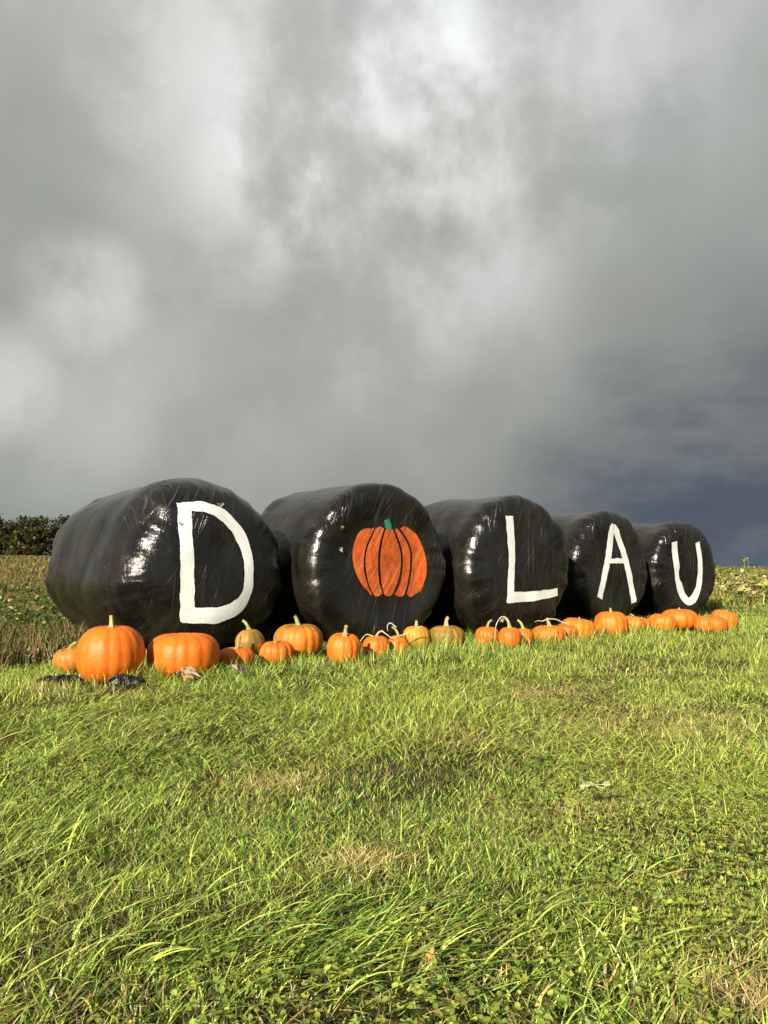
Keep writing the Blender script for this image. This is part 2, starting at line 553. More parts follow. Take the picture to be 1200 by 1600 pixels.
def decal_stroke(B, root, name, pts, material, res=0.012, across=7, off=0.005, seed=0, rag=0.0035):
    """brush stroke: pts = (a, b, width) along the centre line, laid on the bale's end"""
    # smooth resample with Catmull-Rom
    P_ = [np.array(p, float) for p in pts]
    dense = []
    for i in range(len(P_) - 1):
        p0 = P_[max(i - 1, 0)]; p1 = P_[i]; p2 = P_[i + 1]; p3 = P_[min(i + 2, len(P_) - 1)]
        m = max(2, int(np.hypot(*(p2 - p1)[:2]) / res))
        for k in range(m):
            t = k / m
            dense.append(0.5 * ((2 * p1) + (-p0 + p2) * t + (2 * p0 - 5 * p1 + 4 * p2 - p3) * t * t + (-p0 + 3 * p1 - 3 * p2 + p3) * t ** 3))
    dense.append(P_[-1])
    V, F, UV = [], [], []
    s = 0.0
    for i, p in enumerate(dense):
        q = dense[min(i + 1, len(dense) - 1)] - dense[max(i - 1, 0)]
        t = q[:2] / (np.hypot(*q[:2]) + 1e-9)
        nrm = np.array([-t[1], t[0]])
        if i:
            s += np.hypot(*(p - dense[i - 1])[:2])
        wl = p[2] / 2 + rag * 2 * mnoise.noise(Vector((s * 14, seed, 0.3))) + rag * mnoise.noise(Vector((s * 60, seed, 3)))
        wr_ = p[2] / 2 + rag * 2 * mnoise.noise(Vector((s * 14, seed, 7.3))) + rag * mnoise.noise(Vector((s * 60, seed, 9)))
        for k in range(across):
            f = k / (across - 1)
            o_ = -wr_ + (wl + wr_) * f
            # ragged brush ends
            ext = 0.0
            if i == 0 or i == len(dense) - 1:
                ext = 0.008 * mnoise.noise(Vector((f * 9, seed, i))) * (-1 if i == 0 else 1)
            pp = p[:2] + nrm * o_ + t * ext
            V.append(on_face(B, pp[0], pp[1], off)); UV.append((s * 6 + seed * 3.3, f))
    for i in range(len(dense) - 1):
        for k in range(across - 1):
            F.append((i * across + k, i * across + k + 1, (i + 1) * across + k + 1, (i + 1) * across + k))
    o = link_mesh(name, V, F, material, root)
    ul = o.data.uv_layers.new(name='UVMap')
    for lp in o.data.loops:
        ul.data[lp.index].uv = UV[lp.vertex_index]
    return o


def decal_fill(B, root, name, left, right, material, off=0.005, across=9, rows=34, seed=0):
    """filled lobe between a left and a right edge, both lists of (a, b) from top to bottom"""
    def samp(L_, t):
        x = t * (len(L_) - 1)
        i = min(int(x), len(L_) - 2); f = x - i
        p0, p1, p2, p3 = (L_[max(i - 1, 0)], L_[i], L_[i + 1], L_[min(i + 2, len(L_) - 1)])
        return tuple(0.5 * (2 * p1[k] + (p2[k] - p0[k]) * f + (2 * p0[k] - 5 * p1[k] + 4 * p2[k] - p3[k]) * f * f + (3 * p1[k] - p0[k] - 3 * p2[k] + p3[k]) * f ** 3) for k in (0, 1))
    V, F, UV = [], [], []
    for r in range(rows + 1):
        t = r / rows
        p, q = samp(left, t), samp(right, t)
        jl = 0.002 * mnoise.noise(Vector((t * 30, seed, 1))); jr = 0.002 * mnoise.noise(Vector((t * 30, seed, 5)))
        for k in range(across):
            f = k / (across - 1)
            a = (p[0] + jl) * (1 - f) + (q[0] + jr) * f; b_ = p[1] * (1 - f) + q[1] * f
            arch = (1 - (2 * f - 1) ** 2) * 0.017
            b_ += arch * max(0.0, 1 - t / 0.2) ** 2 - arch * max(0.0, 1 - (1 - t) / 0.2) ** 2
            V.append(on_face(B, a, b_, off)); UV.append((t * 3 + seed, f * 0.5 + seed * 0.7))
    for r in range(rows):
        for k in range(across - 1):
            F.append((r * across + k, r * across + k + 1, (r + 1) * across + k + 1, (r + 1) * across + k))
    o = link_mesh(name, V, F, material, root)
    ul = o.data.uv_layers.new(name='UVMap')
    for lp in o.data.loops:
        ul.data[lp.index].uv = UV[lp.vertex_index]
    return o


#DECALS_BEGIN
DEC = {'D': [[(-0.2617, 0.4603, 0.0959), (-0.2619, 0.2315, 0.0973), (-0.2324, -0.0867, 0.0932), (-0.2141, -0.3917, 0.0928)],
    [(-0.2701, 0.4336, 0.0591), (-0.1921, 0.4382, 0.0681), (-0.1048, 0.436, 0.0755), (0.0262, 0.3861, 0.0887), (0.1454, 0.2728, 0.0859), (0.2165, 0.1267, 0.0825), (0.2251, -0.0466, 0.0723), (0.2023, -0.1945, 0.078), (0.1239, -0.3007, 0.1016), (-0.0129, -0.3524, 0.111), (-0.1455, -0.3504, 0.114), (-0.2459, -0.3476, 0.1147)]], 'L': [[(-0.1987, 0.4762, 0.1004), (-0.1803, 0.1951, 0.0929), (-0.2035, -0.0823, 0.0797), (-0.2266, -0.3241, 0.0864)],
    [(-0.26, -0.2722, 0.1056), (0.0195, -0.276, 0.0921), (0.4204, -0.2471, 0.0751)]], 'A': [[(-0.0311, 0.483, 0.0742), (-0.0632, 0.4204, 0.1044), (-0.128, 0.1247, 0.0933), (-0.1998, -0.1348, 0.0885), (-0.2815, -0.3402, 0.094)],
    [(-0.046, 0.4748, 0.0595), (0.0128, 0.4223, 0.0864), (0.1621, 0.1485, 0.0975), (0.255, -0.1626, 0.0906), (0.3144, -0.4105, 0.0824)],
    [(-0.1466, 0.0791, 0.052), (0.0111, 0.0794, 0.0526), (0.1753, 0.0775, 0.0533)]], 'U': [[(-0.2981, 0.3446, 0.1088), (-0.2189, -0.031, 0.1126), (-0.1608, -0.2371, 0.123), (-0.093, -0.3533, 0.1227), (0.0023, -0.4034, 0.0955), (0.1073, -0.3582, 0.111), (0.1928, -0.2181, 0.1015), (0.2201, -0.0336, 0.0982), (0.2084, 0.1627, 0.0895), (0.1587, 0.3437, 0.0815)]], 'lobes': [([(-0.1028, 0.294), (-0.1867, 0.2968), (-0.2535, 0.2557), (-0.2999, 0.1556), (-0.3112, 0.0427), (-0.2824, -0.0692), (-0.2245, -0.1677), (-0.1333, -0.2431)],
    [(-0.0995, 0.2927), (-0.1633, 0.1855), (-0.2, 0.0714), (-0.2065, -0.0416), (-0.1755, -0.1545), (-0.1265, -0.2461)]), ([(-0.0823, 0.2974), (-0.1523, 0.1713), (-0.1862, 0.0572), (-0.1873, -0.0417), (-0.1621, -0.1547), (-0.1027, -0.258)],
    [(0.0019, 0.2994), (-0.0328, 0.216), (-0.0583, 0.1152), (-0.0649, -0.0423), (-0.0525, -0.1565), (-0.0168, -0.2456)]), ([(0.0199, 0.2927), (-0.0133, 0.2164), (-0.0353, 0.1154), (-0.0412, -0.0425), (-0.0302, -0.1569), (-0.003, -0.2517)],
    [(0.0961, 0.2952), (0.1486, 0.1908), (0.1827, 0.0737), (0.1775, -0.0436), (0.1367, -0.1596), (0.0843, -0.2566)]), ([(0.1193, 0.2887), (0.1742, 0.1913), (0.2056, 0.0739), (0.1996, -0.0584), (0.1623, -0.1746), (0.1057, -0.2543)],
    [(0.1699, 0.2875), (0.2416, 0.2078), (0.2876, 0.1043), (0.2831, -0.0294), (0.2491, -0.1616), (0.2073, -0.2656)]), ([(0.1858, 0.3074), (0.2689, 0.2084), (0.3085, 0.1045), (0.3074, -0.0295), (0.2717, -0.162), (0.2367, -0.2518)],
    [(0.2715, 0.3132), (0.3627, 0.2559), (0.4238, 0.1353), (0.4504, 0.0152), (0.445, -0.1049), (0.3846, -0.2232), (0.2969, -0.2738)])], 'stem': [[(0.0303, 0.3805, 0.0463), (0.0406, 0.3563, 0.0627), (0.0515, 0.3274, 0.0607), (0.0432, 0.2978, 0.0767)]]}
#DECALS_END

bale_labels = ['black wrapped silage bale with a white letter D, largest and leftmost',
               'black wrapped silage bale with an orange pumpkin painted on its end',
               'black wrapped silage bale with a white letter L painted on its end',
               'black wrapped silage bale with a white letter A painted on its end',
               'black wrapped silage bale with a white letter U, at the far end of the row']
roots = []
for i, B in enumerate(BALES):
    r = make_bale(B)
    tag(r, bale_labels[i], 'hay bale', 'wrapped bales standing in a row')
    roots.append(r)
if DEC:
    for bi, key, nm in ((0, 'D', 'painted_letter_stroke'), (2, 'L', 'painted_letter_stroke'), (3, 'A', 'painted_letter_stroke'), (4, 'U', 'painted_letter_stroke')):
        for k, pts in enumerate(DEC[key]):
            decal_stroke(BALES[bi], roots[bi], nm, pts, M_white, off=0.005 + 0.0025 * k, seed=bi * 5 + k + 1)
    for k, (lf, rt) in enumerate(DEC['lobes']):
        decal_fill(BALES[1], roots[1], 'painted_pumpkin_lobe', lf, rt, M_orange, seed=k + 1)
    for k, pts in enumerate(DEC['stem']):
        decal_stroke(BALES[1], roots[1], 'painted_pumpkin_stem', pts, M_teal, off=0.007, seed=40)

# ------------------------------------------------------------------ pumpkins
def pumpkin_mat(name, base, dark, green=0.0, gcol=(0.10, 0.13, 0.02)):
    m, n = mat(name)
    ob_ = n.new('ShaderNodeTexCoord').outputs['Object']
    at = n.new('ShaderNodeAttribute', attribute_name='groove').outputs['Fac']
    oi = n.new('ShaderNodeObjectInfo').outputs['Random']
    nz = n.noise(n.mapping(ob_, (1, 1, 0.5)), 14, 5, 0.6, 0.3)
    c = n.mix(n.maprange(nz, 0.35, 0.7), base, dark)
    pale = n.noise(n.vmath('ADD', ob_, n.vmath('SCALE', (3, 1, 2), oi)), 5, 4, 0.6)
    c = n.mix(n.maprange(pale, 0.52, 0.72, 0, 0.45), c, (0.54, 0.19, 0.02))
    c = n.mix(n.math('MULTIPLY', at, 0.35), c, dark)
    fl = n.noise(ob_, 120, 3, 0.6)
    c = n.mix(n.maprange(fl, 0.58, 0.75, 0, 0.35), c, (0.60, 0.27, 0.06))
    if green:
        gn = n.noise(n.mapping(ob_, (1, 1, 0.6), (0, 0, 0), (green * 7, 2, 5)), 7, 6, 0.65, 0.5)
        gm = n.maprange(gn, 0.62 - green * 0.34, 0.78 - green * 0.34, 0, 1, smooth=True)
        c = n.mix(n.math('MULTIPLY', gm, 0.85), c, gcol)
    sc = n.maprange(n.noise(n.vmath('ADD', ob_, n.vmath('SCALE', (1, 2, 3), oi)), 26, 5, 0.75, 1.2), 0.64, 0.69, 0, 1)
    c = n.mix(n.math('MULTIPLY', sc, 0.55), c, (0.34, 0.20, 0.09))
    bm = n.bump(n.math('ADD', n.noise(ob_, 40, 4, 0.6), n.math('MULTIPLY', fl, 0.3)), 0.4, 0.006)
    finish(n, principled(n, color=c, rough=0.52, spec=0.32, normal=bm))
    return m


M_pk = {
    'o': pumpkin_mat('orange_pumpkin_skin', (0.50, 0.113, 0.003), (0.42, 0.080, 0.003)),
    'd': pumpkin_mat('deep_orange_pumpkin_skin', (0.46, 0.112, 0.004), (0.36, 0.070, 0.003)),
    'y': pumpkin_mat('yellowing_pumpkin_skin', (0.40, 0.185, 0.010), (0.29, 0.135, 0.010), 0.45, (0.13, 0.11, 0.014)),
    'g': pumpkin_mat('green_patched_pumpkin_skin', (0.40, 0.15, 0.008), (0.26, 0.11, 0.01), 0.72, (0.075, 0.078, 0.012)),
    'h': pumpkin_mat('part_green_pumpkin_skin', (0.48, 0.135, 0.006), (0.37, 0.095, 0.005), 0.55, (0.11, 0.08, 0.012)),
}
M_stem, n = mat('pumpkin_stem')
ob_ = n.new('ShaderNodeTexCoord').outputs['Object']
c = n.ramp(n.noise(n.mapping(ob_, (1, 1, 0.25)), 60, 4, 0.6), [(0.3, (0.11, 0.105, 0.03)), (0.5, (0.26, 0.22, 0.08)), (0.7, (0.42, 0.34, 0.17))])
finish(n, principled(n, color=c, rough=0.7, spec=0.3, normal=n.bump(n.noise(n.mapping(ob_, (1, 1, 0.2)), 120, 3, 0.6), 0.5, 0.004)))
M_stem_g, n = mat('green_pumpkin_stem')
ob_ = n.new('ShaderNodeTexCoord').outputs['Object']
c = n.ramp(n.noise(n.mapping(ob_, (1, 1, 0.25)), 60, 4, 0.6), [(0.3, (0.07, 0.085, 0.02)), (0.5, (0.17, 0.18, 0.05)), (0.75, (0.36, 0.32, 0.14))])
finish(n, principled(n, color=c, rough=0.65, spec=0.3))
M_twig, n = mat('dried_vine')
ob_ = n.new('ShaderNodeTexCoord').outputs['Object']
finish(n, principled(n, color=n.ramp(n.noise(ob_, 50, 3, 0.6), [(0.3, (0.26, 0.19, 0.10)), (0.7, (0.60, 0.50, 0.34))]), rough=0.8, spec=0.2))


def pumpkin(x, y, R, H, kind, label, ribs=13, stem=None, tilt=(0, 0), z0=None, dip=0.16, seed=0, twigs=(), stem_mat=None, flat=2.35, depth=0.046, spin=None):
    gz = float(ground_z(x, y)) if z0 is None else z0
    rs = random.Random(seed)
    root = empty('pumpkin', (x, y, gz), (R_(tilt[0]), R_(tilt[1]), 0))
    NA, NB = 104, 40
    V, F, G = [], [], []
    h = H / 2
    # rib centres, unevenly spaced
    cuts = [(k + rs.uniform(-0.2, 0.2)) / ribs for k in range(ribs)]
    deps = [depth * rs.uniform(0.55, 1.35) for _ in range(ribs)]
    off = rs.random() if spin is None else spin

    def groove(f):
        f = (f + off) % 1.0
        best = 1e9; bd = 0
        for c_, d_ in zip(cuts, deps):
            e = abs(((f - c_ + 0.5) % 1.0) - 0.5) * ribs
            if e < best:
                best, bd = e, d_
        g_ = math.exp(-(best / 0.17) ** 2) * 0.5 + max(0.0, 1 - best / 0.5) ** 1.4 * 0.5
        return g_, bd
    gr = [groove(k / NA) for k in range(NA)]
    lop = (rs.uniform(-0.05, 0.05), rs.uniform(-0.05, 0.05))
    for i in range(NB + 1):
        t = math.pi * i / NB              # 0 top .. pi bottom
        for k in range(NA):
            ph = 2 * math.pi * k / NA
            s_, c_ = math.sin(t), math.cos(t)
            rr = abs(s_) ** (2 / flat)
            g_, d_ = gr[k]
            prof = R * rr
            zz = h * math.copysign(abs(c_) ** (2 / (flat + 0.15)), c_)
            topd = math.exp(-(rr / 0.36) ** 2)
            zz -= math.copysign(1, c_) * h * dip * 2 * topd * (1.0 if c_ > 0 else 0.6)
            sc_ = 1 - g_ * d_ * (0.35 + 0.65 * min(1, s_ * 1.3))
            # bulgy shoulders between grooves
            zz2 = zz - (h * g_ * d_ * 1.1 * rr if c_ > 0 else -h * g_ * d_ * rr) * abs(c_)
            wob = 1 + 0.035 * mnoise.noise(Vector((math.cos(ph) * 1.1, math.sin(ph) * 1.1, seed * 3.7 + t * 0.6)))
            X = prof * sc_ * wob * math.cos(ph) * (1 + lop[0] * c_)
            Y = prof * sc_ * wob * math.sin(ph) * (1 + lop[1])
            V.append((X, Y, max(zz2 + h * (1 - 0.02), 0.0)))
            G.append(g_)
    for i in range(NB):
        for k in range(NA):
            k2 = (k + 1) % NA
            F.append((i * NA + k, (i + 1) * NA + k, (i + 1) * NA + k2, i * NA + k2))
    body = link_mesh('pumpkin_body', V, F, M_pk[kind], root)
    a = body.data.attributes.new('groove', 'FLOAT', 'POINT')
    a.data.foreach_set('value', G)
    ztop = h * 0.98 + h * (1 - dip * 2) * 0.98
    if stem:
        # (height, lean x, lean y, base radius, curl)
        sh, lx, ly, sr, curl = stem
        p0 = Vector((0, 0, ztop - 0.012))
        p1 = p0 + Vector((lx * 0.1, ly * 0.1, sh * 0.45))
        p2 = p0 + Vector((lx * 0.6, ly * 0.6, sh * 0.9))
        p3 = p0 + Vector((lx + curl, ly, sh * (1.0 if abs(curl) < 0.5 * sh else 0.86)))
        pts = bez(p0, p1, p2, p3, 14)
        rad = [sr * 1.45 * (0.62 + 1.1 * math.exp(-(f / 0.12)) + 0.12 * math.exp(-((f - 1) / 0.12) ** 2)) * (1 - 0.25 * f) for f in [i / 13 for i in range(14)]]
        v_, f_ = tube(pts, rad, 20, 0.14, 5)
        link_mesh('stem', v_, f_, stem_mat or M_stem, root)
    for tw in twigs:
        pts = [Vector(p) for p in tw]
        cur = []
        for i in range(len(pts) - 1):
            a_, b_ = pts[i], pts[i + 1]
            pr = pts[max(i - 1, 0)]; nx_ = pts[min(i + 2, len(pts) - 1)]
            for k in range(6):
                t = k / 6
                cur.append(0.5 * ((2 * a_) + (b_ - pr) * t + (2 * pr - 5 * a_ + 4 * b_ - nx_) * t * t + (-pr + 3 * a_ - 3 * b_ + nx_) * t ** 3))
        cur.append(pts[-1])
        m_ = len(cur)
        v_, f_ = tube(cur, [0.0045 * (1 - 0.55 * i / m_) for i in range(m_)], 6)
        link_mesh('dried_tendril', v_, f_, M_twig, root)
    tag(root, label, 'pumpkin', 'pumpkins laid along the foot of the bales')
    return root


PK = []


def pk(x, y, R, H, kind, label, **kw):
    kw.setdefault('seed', len(PK) + 1)
    PK.append((x, y, R))
    return pumpkin(x, y, R, H, kind, label, **kw)


pk(-1.915, 4.84, 0.115, 0.175, 'h', 'small tilted olive tinged pumpkin half hidden behind the tall ribbed one at the left end', tilt=(8, -14), stem=(0.06, 0.03, 0, 0.011, 0.03), stem_mat=M_stem_g, ribs=12)
pk(-1.58, 4.50, 0.190, 0.345, 'o', 'tallest bright orange pumpkin with a straight pale stem, in front of the first bale', ribs=17, stem=(0.085, -0.004, 0, 0.014, 0.0), dip=0.06, flat=2.35, depth=0.022)
pk(-1.217, 4.72, 0.216, 0.295, 'o', 'broad bright orange pumpkin with only a cut scar for a stem, below the letter D', ribs=15, dip=0.13, flat=2.5, depth=0.032, stem=(0.012, 0, 0, 0.022, 0), stem_mat=M_twig)
pk(-0.90, 5.25, 0.100, 0.185, 'g', 'round green and orange pumpkin perched above its neighbours by the foot of the D', z0=0.075, stem=(0.075, -0.03, 0, 0.013, -0.012), stem_mat=M_stem_g, dip=0.03, flat=2.1, depth=0.03, ribs=12, tilt=(0, -4))
pk(-0.955, 5.03, 0.120, 0.155, 'd', 'low dull orange pumpkin with a dark curved stem under the green perched one', stem=(0.10, 0.05, 0, 0.010, -0.03), stem_mat=M_stem_g, dip=0.12)
pk(-0.735, 5.27, 0.127, 0.165, 'd', 'small flattened deep orange pumpkin with a scar and short upright stem', stem=(0.06, 0, 0, 0.011, 0), stem_mat=M_stem_g, dip=0.17, depth=0.07)
pk(-0.623, 5.66, 0.184, 0.262, 'h', 'large pumpkin with a dark left side in the gap between first and second bale', stem=(0.085, -0.03, 0, 0.017, 0.0), stem_mat=M_stem_g, dip=0.09, ribs=15)
pk(-0.290, 5.46, 0.120, 0.222, 'o', 'upright orange pumpkin with a tall thick stem at the second bale', stem=(0.10, 0.006, -0.02, 0.015, 0.0), dip=0.14, tilt=(10, 5), depth=0.05, ribs=12)
pk(-0.058, 5.78, 0.101, 0.180, 'd', 'small orange pumpkin with a stem curled right, trailing a dried tendril',
   stem=(0.055, 0.02, 0, 0.010, 0.02), dip=0.08,
   twigs=[[(0.04, 0, 0.21), (0.08, -0.01, 0.18), (0.12, -0.02, 0.155), (0.15, -0.02, 0.17)], [(-0.02, -0.03, 0.17), (-0.07, -0.04, 0.185), (-0.10, -0.05, 0.16), (-0.12, -0.05, 0.13)]])
pk(0.088, 5.92, 0.085, 0.155, 'd', 'small orange pumpkin with a tangled greenish stem and a straw poking up right',
   stem=(0.075, -0.05, 0, 0.012, -0.015), stem_mat=M_stem_g, dip=0.05, tilt=(0, 10),
   twigs=[[(0.0, 0, 0.15), (0.04, 0, 0.17), (0.10, -0.01, 0.215), (0.16, -0.01, 0.255)], [(-0.03, 0, 0.21), (-0.08, 0, 0.235), (-0.10, 0, 0.21), (-0.09, 0, 0.17)]])
pk(0.258, 6.15, 0.111, 0.205, 'y', 'round mustard yellow pumpkin with a short straight stem below the painted pumpkin', stem=(0.06, 0, 0, 0.014, 0), dip=0.05, ribs=16)
pk(0.500, 6.20, 0.146, 0.205, 'g', 'green and yellow pumpkin with a thick pale hooked stem at the second bale right edge', stem=(0.085, -0.012, 0, 0.017, 0.03), dip=0.07, ribs=14)
pk(0.865, 6.50, 0.101, 0.165, 'd', 'small orange pumpkin with a thin bent stem at the left foot of the L bale', stem=(0.07, 0.02, 0, 0.010, 0.02), dip=0.04)
pk(1.005, 6.20, 0.093, 0.175, 'd', 'small rough orange pumpkin with a yellow stem and a looping tendril',
   stem=(0.10, -0.02, 0, 0.013, -0.03), dip=0.06, twigs=[[(-0.03, 0, 0.245), (-0.07, -0.02, 0.25), (-0.11, -0.04, 0.20), (-0.125, -0.05, 0.13), (-0.125, -0.05, 0.05)]])
pk(1.150, 6.40, 0.085, 0.150, 'd', 'small orange pumpkin tucked behind right of the one with a looping tendril', stem=(0.085, -0.035, 0, 0.012, -0.015), dip=0.06)
pk(1.430, 6.72, 0.146, 0.172, 'd', 'wide low orange pumpkin with a brown stem trailing long dried tendrils',
   stem=(0.085, -0.02, 0, 0.013, 0.0), dip=0.10,
   twigs=[[(-0.02, 0, 0.215), (-0.06, 0, 0.20), (-0.10, -0.02, 0.205), (-0.13, -0.03, 0.195)], [(-0.01, 0, 0.22), (0.06, 0, 0.215), (0.12, -0.02, 0.19), (0.18, -0.03, 0.195)], [(0, 0, 0.20), (0.015, -0.02, 0.16), (0.05, -0.03, 0.14), (0.09, -0.05, 0.15)]])
pk(1.600, 6.86, 0.100, 0.160, 'd', 'small orange pumpkin squeezed between two wide ones under the letter L', stem=(0.02, 0, 0, 0.010, 0.01), dip=0.06, tilt=(0, 12), twigs=[[(0.03, -0.05, 0.13), (-0.02, -0.07, 0.15), (-0.08, -0.08, 0.16)]])
pk(1.730, 6.96, 0.156, 0.212, 'o', 'wide ribbed orange pumpkin with a cut stub at the right foot of the L bale', stem=(0.025, -0.01, 0, 0.012, 0), dip=0.05, tilt=(0, 8), depth=0.05)
pk(2.116, 7.23, 0.156, 0.252, 'o', 'biggest round orange pumpkin in front of the bale lettered A', stem=(0.05, 0.0, 0, 0.013, -0.01), dip=0.06)
pk(2.440, 7.63, 0.110, 0.180, 'h', 'small pumpkin with a dark green left side beside the biggest one by the A bale', stem=(0.03, -0.05, 0, 0.010, 0), stem_mat=M_stem_g, dip=0.06, tilt=(0, 10), depth=0.07)
pk(2.575, 7.72, 0.075, 0.150, 'd', 'tiny orange pumpkin at the right foot of the A bale', stem=(0.03, -0.02, 0, 0.009, 0.01), dip=0.06)
pk(2.785, 7.80, 0.144, 0.190, 'o', 'tilted orange pumpkin showing no stem at the left foot of the U bale', dip=0.10, tilt=(-10, 14))
pk(3.070, 8.05, 0.188, 0.222, 'o', 'broad orange pumpkin with a white stub, below the letter U', stem=(0.03, -0.01, 0, 0.014, 0), dip=0.05, depth=0.055)
pk(3.250, 7.92, 0.110, 0.172, 'd', 'orange pumpkin leaning right behind the broad one below the U', dip=0.07, tilt=(0, 14))
pk(3.365, 7.86, 0.112, 0.168, 'd', 'smooth orange pumpkin without stem, second from the right end of the row', dip=0.10, depth=0.025)
pk(3.530, 8.12, 0.138, 0.222, 'o', 'last orange pumpkin at the right end of the row with a pale stub', stem=(0.03, 0, 0, 0.011, 0), dip=0.06, tilt=(0, 16))


# ------------------------------------------------------------------ grass and plants (numpy built)
def in_bales(x, y, grow=0.0):
    m = np.zeros(len(x), bool)
    for B in BALES:
        rx = x - B['C'].x; ry = y - B['C'].y
        u = rx * B['a'].x + ry * B['a'].y; v = rx * B['n'].x + ry * B['n'].y
        m |= (np.abs(u) < 0.36 + grow) & (np.abs(v) < B['L'] / 2 - 0.06 + grow)
    return m


def in_pumpkins(x, y, f=0.8):
    m = np.zeros(len(x), bool)
    for (a, b_, r) in PK:
        m |= (x - a) ** 2 + (y - b_) ** 2 < (r * f) ** 2
    return m


PATCH = [(-1.78, 4.16, 0.16, 0.95), (-1.40, 4.13, 0.13, 0.95), (-0.355, 2.50, 0.20, 0.55), (0.92, 4.05, 0.38, 0.8), (1.12, 3.35, 0.42, 0.75), (-0.05, 1.82, 0.10, 1.0), (0.62, 1.27, 0.13, 1.0),
         (0.35, 3.0, 0.25, 0.45), (-0.9, 3.1, 0.15, 0.4), (0.1, 1.40, 0.12, 0.6), (0.55, 2.2, 0.2, 0.4), (1.5, 5.0, 0.5, 0.5)]


def bare(x, y):
    b_ = np.zeros(len(x))
    for (px, py, r, s) in PATCH:
        d2 = ((x - px) ** 2 + (y - py) ** 2) / (r * r)
        b_ = np.maximum(b_, s * np.exp(-d2))
    return b_


def blades(name, x, y, length, width, az, th0, th1, color, segs, material, zoff=0.0, twist=None):
    n_ = len(x)
    z = ground_z(x, y) + zoff
    co = np.zeros((n_, 2 * segs + 1, 3), np.float32)
    px, py, pz = x.copy(), y.copy(), z.copy()
    step = length / segs
    wa = az + math.pi / 2 + (twist if twist is not None else rng.normal(0, 0.5, n_))
    wx, wy = np.cos(wa), np.sin(wa)
    wz = rng.normal(0, 0.25, n_)
    gz = z - zoff
    bend = rng.normal(0, 0.5, n_)
    for s in range(segs + 1):
        f = s / segs
        if s < segs:
            wd = width * (1 - f ** 2.2) * (0.72 + 0.28 * min(1, f * 4)) * 0.5
            co[:, 2 * s, 0] = px - wx * wd; co[:, 2 * s, 1] = py - wy * wd; co[:, 2 * s, 2] = pz - wz * wd
            co[:, 2 * s + 1, 0] = px + wx * wd; co[:, 2 * s + 1, 1] = py + wy * wd; co[:, 2 * s + 1, 2] = pz + wz * wd
        else:
            co[:, 2 * s, 0] = px; co[:, 2 * s, 1] = py; co[:, 2 * s, 2] = pz
        th = th0 + (th1 - th0) * f
        a_ = az + bend * f
        px = px + step * np.sin(th) * np.cos(a_); py = py + step * np.sin(th) * np.sin(a_)
        pz = np.maximum(pz + step * np.cos(th), gz + 0.004 + 0.02 * f)
    nv = 2 * segs + 1
    idx = []
    for s in range(segs - 1):
        idx.append([2 * s, 2 * s + 1, 2 * s + 3, 2 * s + 2])
    quads_ = np.array(idx).ravel() if idx else np.array([], int)
    tri = np.array([2 * (segs - 1), 2 * (segs - 1) + 1, 2 * segs])
    pat = np.concatenate([quads_, tri])
    loops = (np.arange(n_)[:, None] * nv + pat[None]).ravel()
    st = np.concatenate([np.arange(segs - 1) * 4, [4 * (segs - 1)]])
    starts = (np.arange(n_)[:, None] * len(pat) + st[None]).ravel()
    colors = np.repeat(color, nv, axis=0)
    return np_mesh(name, co.reshape(-1, 3), loops, starts, material, colors)


def scatter(d0, d1, dens, dens_max, side=1.28, margin=0.7, step=0.25, pw=2.0):
    X, Y = [], []
    d = d0
    while d < d1:
        st = max(step, d * 0.05)
        dm = d + st / 2
        wdt = side * dm + 2 * margin
        m = int(min(dens_max, dens / dm ** pw) * wdt * st)
        X.append((rng.random(m) - 0.5) * wdt); Y.append(d + rng.random(m) * st)
        d += st
    return np.concatenate(X), np.concatenate(Y)


def rough_mask(x, y):
    """1 behind the row (uncut field), 0 on the mown grass"""
    edge = 5.05 + 0.88 * (x + 2.3) + (vnoise(x * 1.5, y * 1.5) - 0.5) * 0.6
    return sstep(-0.15, 0.25, y - edge)


GREEN = np.array([0.112, 0.225, 0.026]); YG = np.array([0.312, 0.376, 0.068]); DK = np.array([0.050, 0.105, 0.012]); STRAW = np.array([0.42, 0.34, 0.13]); BROWN = np.array([0.16, 0.10, 0.045])


def pick_color(x, y, u, dry):
    n_ = len(x)
    f = np.clip(0.5 + 1.5 * (fbm(x * 1.3 + 30, y * 1.3, 3)[:, None] - 0.5), 0, 1)
    c = GREEN * (1 - f) + YG * f
    t = rng.random((n_, 1))
    c = np.where(t < 0.30, DK * 0.75 + c * 0.2, c)
    c = np.where(t > 0.54, YG * 1.05 + c * 0.2, c)
    s = (rng.random((n_, 1)) < (0.07 + dry[:, None] * 0.75))
    c = np.where(s, STRAW * (0.5 + 0.6 * rng.random((n_, 1))), c)
    return c * (0.72 + 0.56 * rng.random((n_, 1)))


# --- main sward
x, y = scatter(0.75, 15, 98000, 19000)
tuft = fbm(x * 2.6, y * 2.6, 2)
bp = bare(x, y)
keep = (rng.random(len(x)) < np.clip(0.40 + 1.7 * (tuft - 0.22), 0.32, 1) * (1 - 0.35 * bp)) & ~in_bales(x, y, -0.02) & ~in_pumpkins(x, y)
keep &= (rough_mask(x, y) < 0.5)
x, y, tuft, bp = x[keep], y[keep], tuft[keep], bp[keep]
d = np.hypot(x, y)
m_ = len(x)
